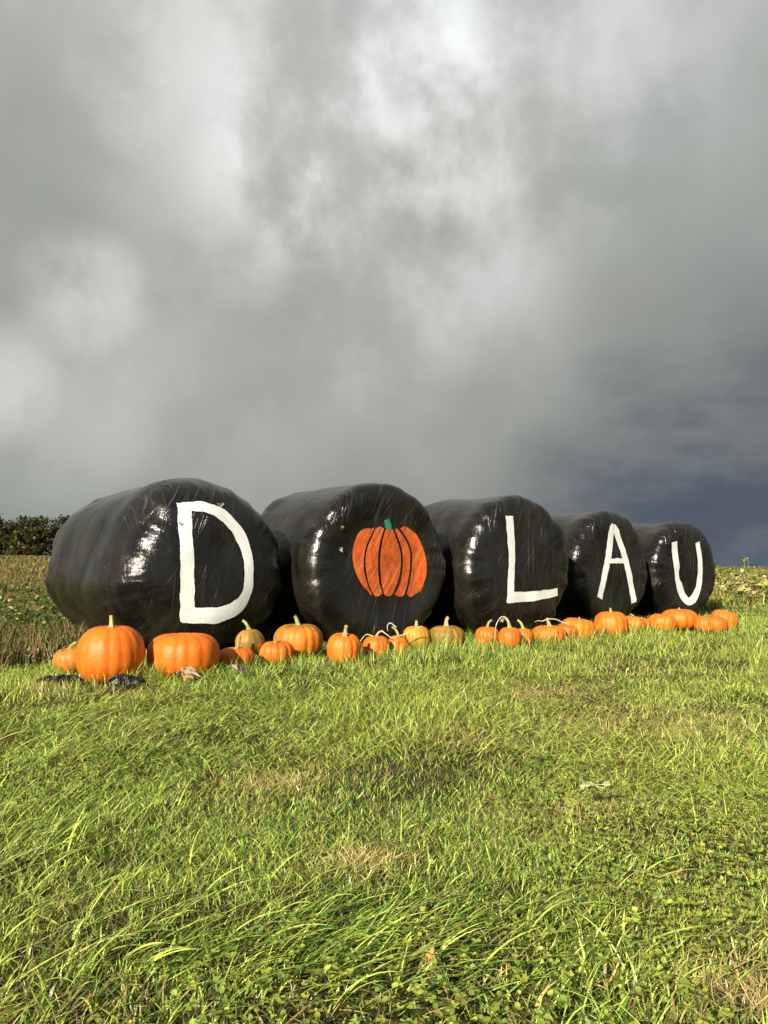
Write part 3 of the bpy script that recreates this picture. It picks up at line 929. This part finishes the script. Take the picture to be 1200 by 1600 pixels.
# which way each tuft has been laid over: a slow flow plus the tuft's own direction
jx = x * 11 + 1.4 * vnoise(x * 9, y * 9); jy = y * 11 + 1.4 * vnoise(x * 9 + 50, y * 9)
cell = _G[np.floor(jx).astype(int) & 255, np.floor(jy).astype(int) & 255]
flow = 0.35 + (fbm(x * 1.1 + 5, y * 1.1 + 9, 3) - 0.5) * 11
az = flow + (cell - 0.5) * 4.2 + rng.normal(0, 0.8, m_)
az = np.where(rng.random(m_) < 0.55 + 0.15 * sstep(3.0, 2.0, y), rng.random(m_) * 6.283, az)
lng = (fbm(x * 1.1 + 60, y * 1.1 + 3, 2))
L_ = (0.018 + 0.040 * sstep(0.35, 0.75, lng) + 0.028 * tuft + 0.035 * sstep(2.2, 4.5, y)) * (0.45 + 0.95 * rng.random(m_) ** 1.4) * (1 - 0.45 * bp)
nest = np.exp(-((y - (4.24 + 0.74 * (x + 1.7))) / 0.22) ** 2)
L_ = L_ + 0.095 * nest * (0.3 + rng.random(m_)) * sstep(0.25, 0.55, fbm(x * 3 + 9, y * 3, 2) + 0.10)
L_ = L_ * np.where(x < -0.35, 0.88, 1.0)
lying = sstep(0.35, 0.62, fbm(x * 1.4 + 80, y * 1.4 + 41, 2)) * sstep(5.2, 3.6, y)
th0 = 0.15 + 0.95 * rng.random(m_) + lying * 0.35
th1 = th0 + 0.55 + 0.65 * rng.random(m_) + lying * 0.2
th0 = th0 * (1 - 0.55 * nest); th1 = th1 * (1 - 0.35 * nest)
W_ = (0.0015 + 0.0021 * rng.random(m_)) * (1 + 0.10 * np.clip(d - 2, 0, 10))
W_ = W_ * np.where(rng.random(m_) < 0.06, 1.8, 1.0)
L_ = L_ * np.where(y < 2.6, 0.86, 1.0)
sel = d < 5
for nm, s_, seg in (('mown_grass', sel, 5), ('mown_grass', ~sel, 3)):
    o = blades(nm, x[s_], y[s_], L_[s_], W_[s_], az[s_], th0[s_], th1[s_], pick_color(x[s_], y[s_], tuft[s_], bp[s_] * 0.9 + 0.12 * (lng[s_] > .6)), seg, M_grass)
    tag(o, 'short sunlit green grass covering the foreground' if seg == 5 else 'green grass running along the foot of the row of bales', 'grass', kind='stuff')

# --- long laid-over blades in swirls
x, y = scatter(0.8, 5.5, 700, 300, pw=1.6)
lg = fbm(x * 1.25 + 12, y * 1.25 + 77, 2)
keep = (lg > 0.50) & ~in_pumpkins(x, y, 1.0) & (rough_mask(x, y) < 0.4) & (bare(x, y) < 0.3)
# a strong swirl of long grass at the bottom centre-left and left edge
xs2 = np.concatenate([rng.normal(-0.12, 0.24, 900), rng.normal(-1.0, 0.2, 700), rng.normal(-1.3, 0.35, 500)])
ys2 = np.concatenate([rng.normal(1.42, 0.08, 900), rng.normal(2.0, 0.2, 700), rng.normal(3.0, 0.25, 500)])
fl2 = np.concatenate([rng.normal(-0.10, 0.40, 900), rng.normal(0.75, 0.7, 700), rng.normal(0.5, 0.8, 500)])
x = np.concatenate([x[keep], xs2]); y = np.concatenate([y[keep], ys2])
fl = 0.35 + (fbm(x * 1.1 + 5, y * 1.1 + 9, 3) - 0.5) * 11 + rng.normal(0, 0.9, len(x))
fl[-len(fl2):] = fl2
m_ = len(x)
o = blades('long_grass', x, y, 0.05 + 0.12 * rng.random(m_), 0.0022 + 0.0024 * rng.random(m_), fl, 0.55 + 0.6 * rng.random(m_), 1.35 + 0.35 * rng.random(m_),
           pick_color(x, y, None, np.full(m_, 0.04)), 7, M_grass)
tag(o, 'longer grass blades laid over in swirls in the foreground', 'grass', kind='stuff')

# --- dead thatch close to the soil
x, y = scatter(0.75, 9, 16000, 4200)
keep = ~in_pumpkins(x, y) & ~in_bales(x, y)
x, y = x[keep], y[keep]; m_ = len(x)
c = np.where(rng.random((m_, 1)) < 0.5, STRAW * 0.55, BROWN) * (0.4 + 0.7 * rng.random((m_, 1)))
c = np.where((bare(x, y)[:, None] > 0.3), STRAW * (0.55 + 0.5 * rng.random((m_, 1))), c)
o = blades('dead_thatch', x, y, 0.03 + 0.05 * rng.random(m_), 0.0014 + 0.0014 * rng.random(m_), rng.random(m_) * 6.28, 1.0 + 0.5 * rng.random(m_), 1.3 + 0.4 * rng.random(m_), c, 3, M_straw, zoff=0.004)
tag(o, 'dead straw coloured stems matted between the grass', 'dry grass', kind='stuff')


# --- leaves as little fans (clover, plantain, vine leaves)
def leaf_fans(name, x, y, z, size, az, tiltv, color, outline, material, cup=0.25):
    """outline: list of (u, v) around a leaf that starts at the stalk; fan about its middle"""
    n_ = len(x)
    ol = np.array(outline); k = len(ol)
    ctr = ol.mean(0)
    pts = np.vstack([ctr, ol])
    rr = np.hypot(*(pts - ctr).T)
    hz = cup * rr
    ca, sa = np.cos(az), np.sin(az); ct, st_ = np.cos(tiltv), np.sin(tiltv)
    u = pts[None, :, 0] * size[:, None]; v = pts[None, :, 1] * size[:, None]; h_ = hz[None] * size[:, None] * rng.uniform(0.3, 1.4, n_)[:, None]
    h_ = h_ + size[:, None] * rng.normal(0, 0.05, (n_, k + 1))
    uu = u * ct[:, None] - h_ * st_[:, None]; zz = u * st_[:, None] + h_ * ct[:, None]
    X = x[:, None] + uu * ca[:, None] - v * sa[:, None]
    Y = y[:, None] + uu * sa[:, None] + v * ca[:, None]
    Z = z[:, None] + zz
    co = np.stack([X, Y, Z], -1).reshape(-1, 3)
    tri = np.array([[0, 1 + i, 1 + (i + 1) % k] for i in range(k)]).ravel()
    loops = (np.arange(n_)[:, None] * (k + 1) + tri[None]).ravel()
    starts = np.arange(n_ * k) * 3
    return np_mesh(name, co, loops, starts, material, np.repeat(color, k + 1, axis=0), smooth=True)


oval = [(0, 0), (0.3, 0.33), (0.7, 0.42), (0.98, 0.22), (0.93, 0), (0.98, -0.22), (0.7, -0.42), (0.3, -0.33)]
x, y = scatter(0.8, 5.5, 5200, 2300, pw=1.8)
cl = fbm(x * 1.0 + 44, y * 1.0 + 91, 2) + 0.02 + 0.20 * sstep(0.0, 1.2, x) * sstep(3.0, 1.6, y)
keep = (cl + 0.14 * (rng.random(len(x)) - 0.5) > 0.565) & ~in_pumpkins(x, y, 1.0) & (rough_mask(x, y) < 0.4) & (bare(x, y) < 0.75)
x, y = x[keep], y[keep]; m_ = len(x)
hh = ground_z(x, y) + 0.022 + 0.05 * rng.random(m_)
a0 = rng.random(m_) * 6.28; sz = 0.005 + 0.008 * rng.random(m_) ** 1.5; tl = rng.normal(0.0, 0.35, m_)
c = (np.array([0.20, 0.300, 0.045]) * (1 - rng.random((m_, 1)) * 0.6) + np.array([0.20, 0.15, 0.02]) * rng.random((m_, 1)) ** 2)
X3 = np.tile(x, 3); Y3 = np.tile(y, 3)
A3 = np.concatenate([a0, a0 + 2.09, a0 + 4.19])
o = leaf_fans('clover_leaves', X3, Y3, np.tile(hh, 3), np.tile(sz, 3), A3, np.tile(tl, 3) + 0.15, np.tile(c, (3, 1)), oval, M_leaf)
tag(o, 'low clover leaves growing among the grass', 'clover', kind='stuff')

# --- uncut field behind the row: tall tawny weeds
x, y = scatter(4.6, 90, 62000, 1900, side=1.5, margin=1.5)
px_ = 600 + 1203 * x / y
hid = (y > 11) & (px_ > 130) & (px_ < 1090)
rm = rough_mask(x, y)
keep = (rm > 0.35) & ~in_bales(x, y, 0.05) & ~(hid & (rng.random(len(x)) < 0.7))
tf = fbm(x * 0.9 + 7, y * 0.9, 3)
keep &= rng.random(len(x)) < np.clip(0.35 + 2.2 * (tf - 0.35), 0.12, 1)
x, y, tf = x[keep], y[keep], tf[keep]; d = np.hypot(x, y); m_ = len(x)
az = rng.random(m_) * 6.28
side = sstep(1.0, 4.0, x)[:, None]
tn = fbm(x * 0.35 + 50, y * 0.35 + 20, 3)[:, None]
far_t = sstep(8, 24, d)[:, None]
cg = GREEN * 0.42; ct_ = np.array([0.20, 0.135, 0.050]); co_ = np.array([0.085, 0.085, 0.025])
c = cg * (1 - tn) + co_ * tn
tw_p = np.clip(0.12 + 0.5 * far_t * (1 - side) + 0.25 * side, 0, 1)
c = np.where(rng.random((m_, 1)) < tw_p, ct_ * (0.6 + 0.6 * rng.random((m_, 1))), c)
c = np.where(rng.random((m_, 1)) < (0.14 + 0.18 * (sstep(9, 6, y) * sstep(-1.5, -2.2, x))[:, None]) * (1 - far_t), BROWN * 1.0, c)
c = np.where(rng.random((m_, 1)) < 0.25 * side, YG * 1.0, c)
c = c * (0.6 + 0.7 * rng.random((m_, 1)))
L_ = (0.07 + 0.12 * tf) * (0.6 + 0.8 * rng.random(m_)) * (1 + 0.5 * sstep(10, 40, d)) * (1 + 0.35 * sstep(3.0, 5.0, x)) * (1 + 0.8 * sstep(8.5, 6.0, y) * sstep(-1.5, -2.2, x))
o = blades('uncut_field_grass', x, y, L_, 0.003 + 0.0011 * d, az, 0.1 + 0.5 * rng.random(m_), 0.5 + 0.9 * rng.random(m_), c, 3, M_straw)
tag(o, 'taller tawny and green weeds of the uncut field behind the bales', 'weeds', kind='stuff')

# broad leaved weeds in the field
x, y = scatter(4.7, 40, 34000, 750, side=1.5, margin=1.5, pw=1.9)
keep = (rough_mask(x, y) > 0.3) & ~in_bales(x, y, 0.08) & (fbm(x * 0.8 + 3, y * 0.8 + 61, 2) > 0.42)
x, y = x[keep], y[keep]; m_ = len(x); d = np.hypot(x, y)
t = rng.random((m_, 1))
lefty = np.where(x < 1, 0.32, -0.22)[:, None]
c = np.where(t < 0.5 + lefty, np.array([0.055, 0.090, 0.020]), np.where(t < 0.78 + lefty * 0.5, np.array([0.34, 0.34, 0.10]), np.array([0.30, 0.19, 0.09])))
c = c * (0.5 + 0.8 * rng.random((m_, 1)))
o = leaf_fans('broadleaf_weeds', x, y, ground_z(x, y) + 0.02 + (0.12 + 0.30 * sstep(3.5, 6, x)) * rng.random(m_), 0.022 + 0.045 * rng.random(m_), rng.random(m_) * 6.28, rng.uniform(-0.3, 0.9, m_), c, oval, M_leaf, 0.35)
tag(o, 'mixed broad leaved weeds and dying vine leaves in the field', 'weeds', kind='stuff')


# ------------------------------------------------------------------ single plants and litter
def lobed(n_=11, lobes=5, depth=0.22, rnd=None):
    out = []
    for i in range(n_ * 2):
        a = -math.pi + 2 * math.pi * (i + 0.5) / (n_ * 2)
        r = 0.5 * (1 - depth * (0.5 + 0.5 * math.cos(lobes * a)) - (0.25 if abs(abs(a) - math.pi) < 0.3 else 0))
        out.append((0.5 + r * math.cos(a), r * math.sin(a)))
    return out


def leaf_mat_solid(name, c0, c1):
    m, n = mat(name)
    ob_ = n.new('ShaderNodeTexCoord').outputs['Object']
    c = n.ramp(n.noise(ob_, 30, 5, 0.65, 0.4), [(0.32, c0), (0.66, c1)])
    p = principled(n, color=c, rough=0.6, spec=0.3, normal=n.bump(n.noise(ob_, 70, 4, 0.6), 0.6, 0.004))
    tr = n.new('ShaderNodeBsdfTranslucent', {'Color': c})
    finish(n, n.new('ShaderNodeMixShader', {0: 0.25, 1: p, 2: tr}))
    return m


LM = [leaf_mat_solid('pale_yellow_vine_leaf', (0.36, 0.36, 0.09), (0.56, 0.52, 0.20)),
      leaf_mat_solid('yellow_green_vine_leaf', (0.20, 0.26, 0.04), (0.38, 0.38, 0.10)),
      leaf_mat_solid('green_vine_leaf', (0.07, 0.13, 0.025), (0.14, 0.20, 0.04)),
      leaf_mat_solid('brown_vine_leaf', (0.20, 0.13, 0.06), (0.40, 0.28, 0.15))]


def leaf_mesh(seed, crumple=0.16, outline=None):
    rs = random.Random(seed)
    ol = outline or lobed()
    V = [(0.45, 0, 0.0)]
    for f in (0.5, 1.0):
        for (u, v) in ol:
            du, dv = (u - 0.45) * f, v * f
            z = crumple * (mnoise.noise(Vector((du * 3.2, dv * 3.2, seed * 1.7))) * 1.3 * f + 0.4 * abs(dv) * 2 * f) + 0.05 * rs.uniform(-1, 1) * f
            V.append((0.45 + du, dv, z))
    k = len(ol); F = []
    for i in range(k):
        j = (i + 1) % k
        F.append((0, 1 + i, 1 + j)); F.append((1 + i, 1 + k + i, 1 + k + j, 1 + j))
    me = bpy.data.meshes.new('leaf')
    me.from_pydata(V, [], F); me.update()
    me.polygons.foreach_set('use_smooth', [True] * len(me.polygons))
    return me


leaf_variants = []
for li, lm in enumerate(LM):
    for s in range(3):
        me = leaf_mesh(li * 10 + s + 1)
        me.materials.append(lm)
        leaf_variants.append((li, me))


def vine_plant(x, y, n_leaves, spread, hgt, weights, label, size=(0.10, 0.17), name='squash_plant', seed=0):
    rs = random.Random(seed)
    gz = float(ground_z(x, y))
    root = empty(name, (x, y, gz))
    for i in range(n_leaves):
        a = rs.uniform(0, 6.28); r = spread * math.sqrt(rs.random())
        lx, ly = r * math.cos(a), r * math.sin(a) * 0.8
        lz = hgt * rs.uniform(0.25, 1.0) * (1 - 0.5 * r / spread)
        li = rs.choices(range(4), weights)[0]
        me = rs.choice([m for q, m in leaf_variants if q == li])
        o = bpy.data.objects.new('leaf', me); COL.objects.link(o); o.parent = root
        s = rs.uniform(*size)
        o.scale = (s, s, s)
        o.location = (lx, ly, lz)
        o.rotation_euler = (rs.uniform(-0.7, 0.7), rs.uniform(-1.1, 0.6), rs.uniform(0, 6.28))
        if i % 2 == 0:
            v_, f_ = tube(bez((lx * 0.4, ly * 0.4, -0.02), (lx * 0.6, ly * 0.6, lz * 0.5), (lx * 0.9, ly * 0.9, lz * 0.9), (lx, ly, lz), 6), [0.005, 0.005, 0.004, 0.004, 0.003, 0.003], 5)
            link_mesh('stalk', v_, f_, M_twig, root)
    tag(root, label, 'squash plant', 'dying squash plants beyond the right end of the row')
    return root


spots = [(6.05, 13.3, 'pale yellow leaved squash plant just right of the last bale'),
         (6.75, 13.0, 'squash plant with the brightest lemon leaves near the field edge'),
         (7.5, 13.6, 'squash plant whose leaves reach the right edge of the picture'),
         (6.3, 14.6, 'squash plant with brown curled leaves beside the last bale'),
         (7.2, 15.2, 'squash plant of mixed green and yellow leaves behind the small orange fruit'),
         (8.3, 15.4, 'squash plant at the far right with bleached leaves'),
         (6.9, 17.2, 'low squash plant further back in the field at right'),
         (8.2, 18.0, 'tall leaning squash plant near the skyline at right')]
for i, (a, b_, lab) in enumerate(spots):
    wts = [(6, 3, 1, 2), (8, 3, 1, 1), (5, 4, 2, 2), (3, 2, 1, 5), (4, 4, 4, 2), (5, 3, 1, 3), (3, 4, 3, 2), (3, 4, 4, 1)][i]
    vine_plant(a, b_, 30, 0.6, 0.42 + 0.06 * max(0, b_ - 14), wts, lab, seed=i + 1, size=(0.11, 0.2))
# small orange fruit lying in the field
for (a, b_, r, lab) in [(7.05, 13.6, 0.085, 'small orange pumpkin still lying among yellow leaves at right'),
                        (7.95, 13.9, 0.10, 'orange pumpkin in the field at the very right edge of the picture'),
                        (-8.0, 15.9, 0.10, 'distant orange pumpkin in the weeds at the far left edge')]:
    o = pumpkin(a, b_, r, r * 1.7, 'd', lab, seed=60 + int(a * 3), z0=float(ground_z(a, b_)) + 0.08)
    o['group'] = 'pumpkins left in the field'

# left tufts of tangled dead vine beside the first bale
for i, (a, b_, lab) in enumerate([(-2.45, 5.35, 'tangle of dead brown vines against the left foot of the first bale'),
                                  (-2.9, 6.0, 'withered vine clump with pale leaves left of the first bale')]):
    r_ = vine_plant(a, b_, 16, 0.34, 0.16, (1, 1, 2, 6), lab, size=(0.04, 0.08), name='withered_vine', seed=30 + i)
    r_['category'] = 'dead vine'; r_['group'] = 'dead vines left of the bales'


def weed_plant(x, y, h, nl, label, seed):
    rs = random.Random(seed)
    root = empty('tall_weed', (x, y, float(ground_z(x, y))))
    top = Vector((rs.uniform(-0.05, 0.05), rs.uniform(-0.05, 0.05), h))
    pts = bez((0, 0, -0.02), (0.02, 0, h * 0.3), (top.x * 0.5, 0, h * 0.7), top, 8)
    v_, f_ = tube(pts, [0.008 * (1 - 0.6 * i / 8) for i in range(8)], 6)
    link_mesh('stalk', v_, f_, M_stem_g, root)
    for i in range(nl):
        f = (i + 1) / nl
        p = pts[min(7, int(f * 7.99))]
        me = rs.choice([m for q, m in leaf_variants if q in (1, 2)])
        o = bpy.data.objects.new('leaf', me); COL.objects.link(o); o.parent = root
        s = rs.uniform(0.09, 0.16) * (1.2 - 0.5 * f)
        o.scale = (s, s * 0.6, s); o.location = p
        o.rotation_euler = (rs.uniform(-0.4, 0.4), rs.uniform(-0.9, 0.2), i * 2.4 + rs.uniform(-0.4, 0.4))
    tag(root, label, 'weed', 'tall weeds on the skyline at right')


for i, (a, b_, h, lab) in enumerate([(8.0, 17.2, 0.82, 'tallest leafy weed standing on the skyline at right'),
                                     (7.2, 16.6, 0.62, 'leafy weed on the skyline just right of the last bale'),
                                     (9.0, 19.0, 0.80, 'leafy weed on the skyline near the right edge')]):
    weed_plant(a, b_, h, 13, lab, 70 + i)

# crumpled black plastic in the grass
M_black, n = mat('torn_black_plastic')
ob_ = n.new('ShaderNodeTexCoord').outputs['Object']
finish(n, principled(n, color=(0.006, 0.006, 0.006), rough=0.45, spec=0.5, normal=n.bump(n.noise(ob_, 45, 4, 0.6, 0.8), 0.7, 0.008)))


def crumple(name, x, y, sx, sy, hz, material, label, cat, seed, rz=0, holes=0.0, freq=9):
    NX, NY = 44, 18
    V, F = [], []
    for j in range(NY + 1):
        for i in range(NX + 1):
            u, v = i / NX * 2 - 1, j / NY * 2 - 1
            edge = max(0.0, 1 - (u * u) ** 1.2) * max(0.0, 1 - (v * v) ** 1.2)
            q = Vector((u * sx * freq * 1.2, v * sy * freq * 2.2, seed))
            rid = 1 - abs(mnoise.noise(q * 1.6)) * 2.2
            z = hz * (0.15 + 0.85 * rid) * edge ** 0.4 + 0.006 * mnoise.noise(q * 5)
            V.append((u * sx + 0.03 * mnoise.noise(q + Vector((5, 1, 0))), v * sy * (0.75 + 0.4 * mnoise.noise(Vector((u * 3, seed, 2)))) + 0.02 * mnoise.noise(q + Vector((1, 8, 0))), z))
    for j in range(NY):
        for i in range(NX):
            a = j * (NX + 1) + i
            if holes and mnoise.noise(Vector((i * 0.45, j * 0.55, seed * 2.0))) > 0.35 - holes:
                continue
            F.append((a, a + 1, a + NX + 2, a + NX + 1))
    o = link_mesh(name, V, F, material)
    o.location = (x, y, float(ground_z(x, y)) + 0.045)
    o.rotation_euler = (0, 0, rz)
    tag(o, label, cat)
    return o


crumple('plastic_scrap', -1.75, 4.22, 0.12, 0.05, 0.04, M_black, 'long twisted scrap of black plastic in the grass at left', 'plastic scrap', 4.3, rz=0.12, holes=0.12, freq=17)
crumple('plastic_scrap', -1.40, 4.20, 0.09, 0.055, 0.05, M_black, 'thick crumpled scrap of black plastic in the grass below the two big pumpkins', 'plastic scrap', 8.9, rz=-0.05, holes=0.10, freq=18)
for s_ in [o for o in bpy.data.objects if o.name.startswith('plastic_scrap')]:
    s_['group'] = 'black plastic scraps in the grass'
LMd = leaf_mat_solid('dead_leaf_skin', (0.14, 0.10, 0.07), (0.52, 0.42, 0.32))
LMo = leaf_mat_solid('orange_dead_leaf_skin', (0.40, 0.22, 0.06), (0.60, 0.38, 0.14))


def dead_leaf(x, y, size, dz_, rot, label, seed, material=LMd, cr=0.9, n_=1):
    root = empty('dead_leaf', (x, y, float(ground_z(x, y)) + dz_), rot)
    for k in range(n_):
        me = leaf_mesh(seed + k, cr, lobed(11, 5, 0.55)); me.materials.append(material)
        o = bpy.data.objects.new('leaf_blade', me); COL.objects.link(o); o.parent = root
        rs = random.Random(seed + k)
        o.scale = (size, size * 0.8, size); o.location = (rs.uniform(-0.5, 0.5) * size * (n_ > 1), rs.uniform(-0.3, 0.3) * size * (n_ > 1), 0)
        o.rotation_euler = (rs.uniform(-0.8, 0.8), rs.uniform(-0.9, 0.3), rs.uniform(0, 6.28))
    tag(root, label, 'dead leaf', 'shrivelled leaves in the grass')


dead_leaf(-1.12, 4.40, 0.075, 0.045, (0.3, 0, 0), 'large shrivelled grey brown leaf in front of the broad stemless pumpkin', 12, n_=5)
dead_leaf(-0.87, 4.58, 0.055, 0.05, (0.3, 0, 0), 'smaller shrivelled pale leaf in the grass right of the broad stemless pumpkin', 24, n_=3)
dead_leaf(-1.10, 4.24, 0.07, 0.04, (1.2, 0, 0.2), 'small upright orange brown leaf below the large shrivelled one', 31, LMo)
dead_leaf(0.075, 1.30, 0.022, 0.045, (0.5, 0, 0), 'little reddish brown leaf in the foreground grass at the bottom', 35, LMo)
# chaff and leaf scraps stuck on the film are parts of the bales
def stuck(root, B, a, b_, s, seed):
    me = leaf_mesh(seed, 0.5, [(0, 0), (0.3, 0.15), (0.6, 0.35), (1.0, 0.15), (0.8, -0.05), (1.1, -0.3), (0.5, -0.2), (0.2, -0.3)])
    me.materials.append(LMd)
    o = bpy.data.objects.new('stuck_leaf', me); COL.objects.link(o); o.parent = root
    o.location = on_face(B, a, b_, 0.012); o.scale = (s, s, s); o.rotation_euler = (R_(80), R_(seed * 77 % 360), 0)


stuck(roots[0], BALES[0], 0.05, 0.47, 0.055, 91)
stuck(roots[0], BALES[0], -0.30, 0.30, 0.03, 92)
stuck(roots[1], BALES[1], -0.46, 0.28, 0.045, 93)
stuck(roots[1], BALES[1], -0.47, 0.14, 0.05, 94)
stuck(roots[2], BALES[2], -0.30, -0.44, 0.06, 95)

# toothed pale leaf lying on the grass, foreground right
LMp = leaf_mat_solid('pale_toothed_leaf', (0.26, 0.30, 0.10), (0.40, 0.42, 0.18))
ol = [(0, 0.03)]
for k in range(9):
    f = (k + 0.5) / 9
    ol += [(f - 0.02, 0.06), (f + 0.03, 0.16 * math.sin(math.pi * (0.15 + 0.8 * f)) + 0.03)]
ol += [(1.02, 0)]
ol = ol + [(u, -v * (1.5 if i % 2 else 0.8)) for i, (u, v) in enumerate(ol[::-1])]
me = leaf_mesh(5, 0.06, ol); me.materials.append(LMp)
o = bpy.data.objects.new('toothed_leaf', me); COL.objects.link(o)
o.scale = (0.085, 0.085, 0.085); o.location = (0.54, 2.17, float(ground_z(0.54, 2.17)) + 0.085); o.rotation_euler = (0.5, -0.05, 0.05)
tag(o, 'pale toothed dandelion leaf lying on the grass at right of the foreground', 'leaf')

# dry tuft with bare soil
def dry_tuft(x, y, n_, r, label, seed):
    a = rng.random(n_) * 6.28
    xx = x + rng.normal(0, r * 0.5, n_); yy = y + rng.normal(0, r * 0.3, n_)
    c = STRAW * (0.6 + 0.7 * rng.random((n_, 1)))
    c[: n_ // 5] = BROWN
    o = blades('dry_grass_tuft', xx, yy, 0.03 + 0.05 * rng.random(n_), np.full(n_, 0.002), a, 0.5 + 0.8 * rng.random(n_), 1.1 + 0.5 * rng.random(n_), c, 4, M_straw)
    tag(o, label, 'dry grass', kind='stuff')


dry_tuft(-0.045, 1.83, 300, 0.075, 'straw coloured dead grass tuft over bare soil in the centre foreground', 1)
dry_tuft(0.62, 1.28, 130, 0.09, 'dead brown grass tuft by the bare earth at the bottom right corner', 2)
dry_tuft(0.80, 3.95, 420, 0.22, 'withered tan grass tuft in the worn patch right of centre', 3)
dry_tuft(-0.34, 2.5, 220, 0.13, 'withered tan grass tuft in the worn patch left of centre', 4)
for o in list(bpy.data.objects):
    if o.name.startswith('dry_grass_tuft'):
        o['group'] = 'dead tufts in the mown grass'


# ------------------------------------------------------------------ trees on the left skyline
M_bark, n = mat('tree_bark')
ob_ = n.new('ShaderNodeTexCoord').outputs['Object']
finish(n, principled(n, color=n.ramp(n.noise(n.mapping(ob_, (1, 1, 0.3)), 9, 4, 0.6), [(0.3, (0.03, 0.025, 0.02)), (0.7, (0.09, 0.075, 0.055))]), rough=0.9, spec=0.1))
leafsq = [(0, 0), (0.35, 0.4), (0.9, 0.3), (1.0, -0.1), (0.5, -0.42)]


def tree(x, y, h, wdt, col, label, seed, clumps=64, per=70):
    rs = random.Random(seed)
    gz = float(ground_z(x, y)) - 0.2
    root = empty('hedgerow_tree', (x, y, gz))
    V, F = [], []
    def add(pts, rad, sd=7):
        v_, f_ = tube(pts, rad, sd)
        b0 = len(V); V.extend(v_); F.extend([tuple(q + b0 for q in f) for f in f_])
    top = Vector((rs.uniform(-.3, .3), 0, h * 0.75))
    add(bez((0, 0, -0.3), (0.1, 0, h * 0.25), (top.x * 0.5, 0, h * 0.5), top, 8), [0.24 - 0.025 * i for i in range(8)])
    cs = []
    for i in range(clumps):
        a = rs.uniform(0, 6.28); f = rs.random() ** 0.6
        z = h * (0.04 + 0.91 * rs.random() ** 0.9)
        rad = wdt * 0.5 * math.sqrt(max(0.05, 1 - ((z / h - 0.50) / 0.52) ** 2)) * f
        cs.append(Vector((rad * math.cos(a), rad * math.sin(a), z)))
    for c_ in cs[::2]:
        st = Vector((0, 0, h * rs.uniform(0.15, 0.4)))
        add(bez(st, st.lerp(c_, 0.3) + Vector((0, 0, 0.1)), st.lerp(c_, 0.7) + Vector((0, 0, .2)), c_, 6), [0.07, 0.06, 0.05, 0.04, 0.03, 0.015], 5)
    link_mesh('trunk', V, F, M_bark, root)
    X, Y, Z = [], [], []
    for c_ in cs:
        s = h * rs.uniform(0.07, 0.15)
        p = rng.normal(0, 1, (per, 3)); p /= np.linalg.norm(p, axis=1)[:, None]
        p *= (rng.random((per, 1)) ** 0.4)
        X.append(c_.x + p[:, 0] * s * 1.35); Y.append(c_.y + p[:, 1] * s * 1.35); Z.append(c_.z + p[:, 2] * s * 0.8)
    X, Y, Z = map(np.concatenate, (X, Y, Z)); m_ = len(X)
    cc = np.array(col) * (0.5 + 0.9 * rng.random((m_, 1))) * (1 + 0.15 * rng.normal(0, 1, (m_, 3)) * [1, .5, .3])
    o = leaf_fans('crown', X, Y, Z, 0.16 + 0.16 * rng.random(m_), rng.random(m_) * 6.28, rng.uniform(-1.2, 1.2, m_), np.clip(cc, 0.005, 1), leafsq, M_leaf, 0.2)
    o.parent = root
    tag(root, label, 'tree', 'trees along the far left skyline')


TREES = [(-43.8, 82, 5.5, 8.0, (0.022, 0.030, 0.009), 'dark rounded tree at the left edge of the picture'),
         (-40.2, 84, 5.1, 7.0, (0.024, 0.032, 0.009), 'dark gappy tree with bright sky holes low in its crown'),
         (-36.8, 80, 4.7, 6.6, (0.038, 0.038, 0.009), 'olive tree between the gappy dark one and the first bale'),
         (-33.6, 83, 4.9, 6.4, (0.032, 0.036, 0.010), 'olive tree just touching the outline of the first bale'),
         (-30.0, 82, 4.6, 6.0, (0.027, 0.032, 0.010), 'tree mostly hidden behind the first bale'),
         (-34.9, 76, 3.2, 4.4, (0.054, 0.051, 0.012), 'low yellowish bush in front of the olive trees beside the bale'),
         (-38.2, 77, 2.3, 5.4, (0.032, 0.035, 0.010), 'low green bush under the gappy dark tree'),
         (-42.2, 78, 2.4, 6.0, (0.030, 0.032, 0.010), 'low dark bush under the trees at the left edge')]
for i, t_ in enumerate(TREES):
    tree(*t_, seed=i + 5)
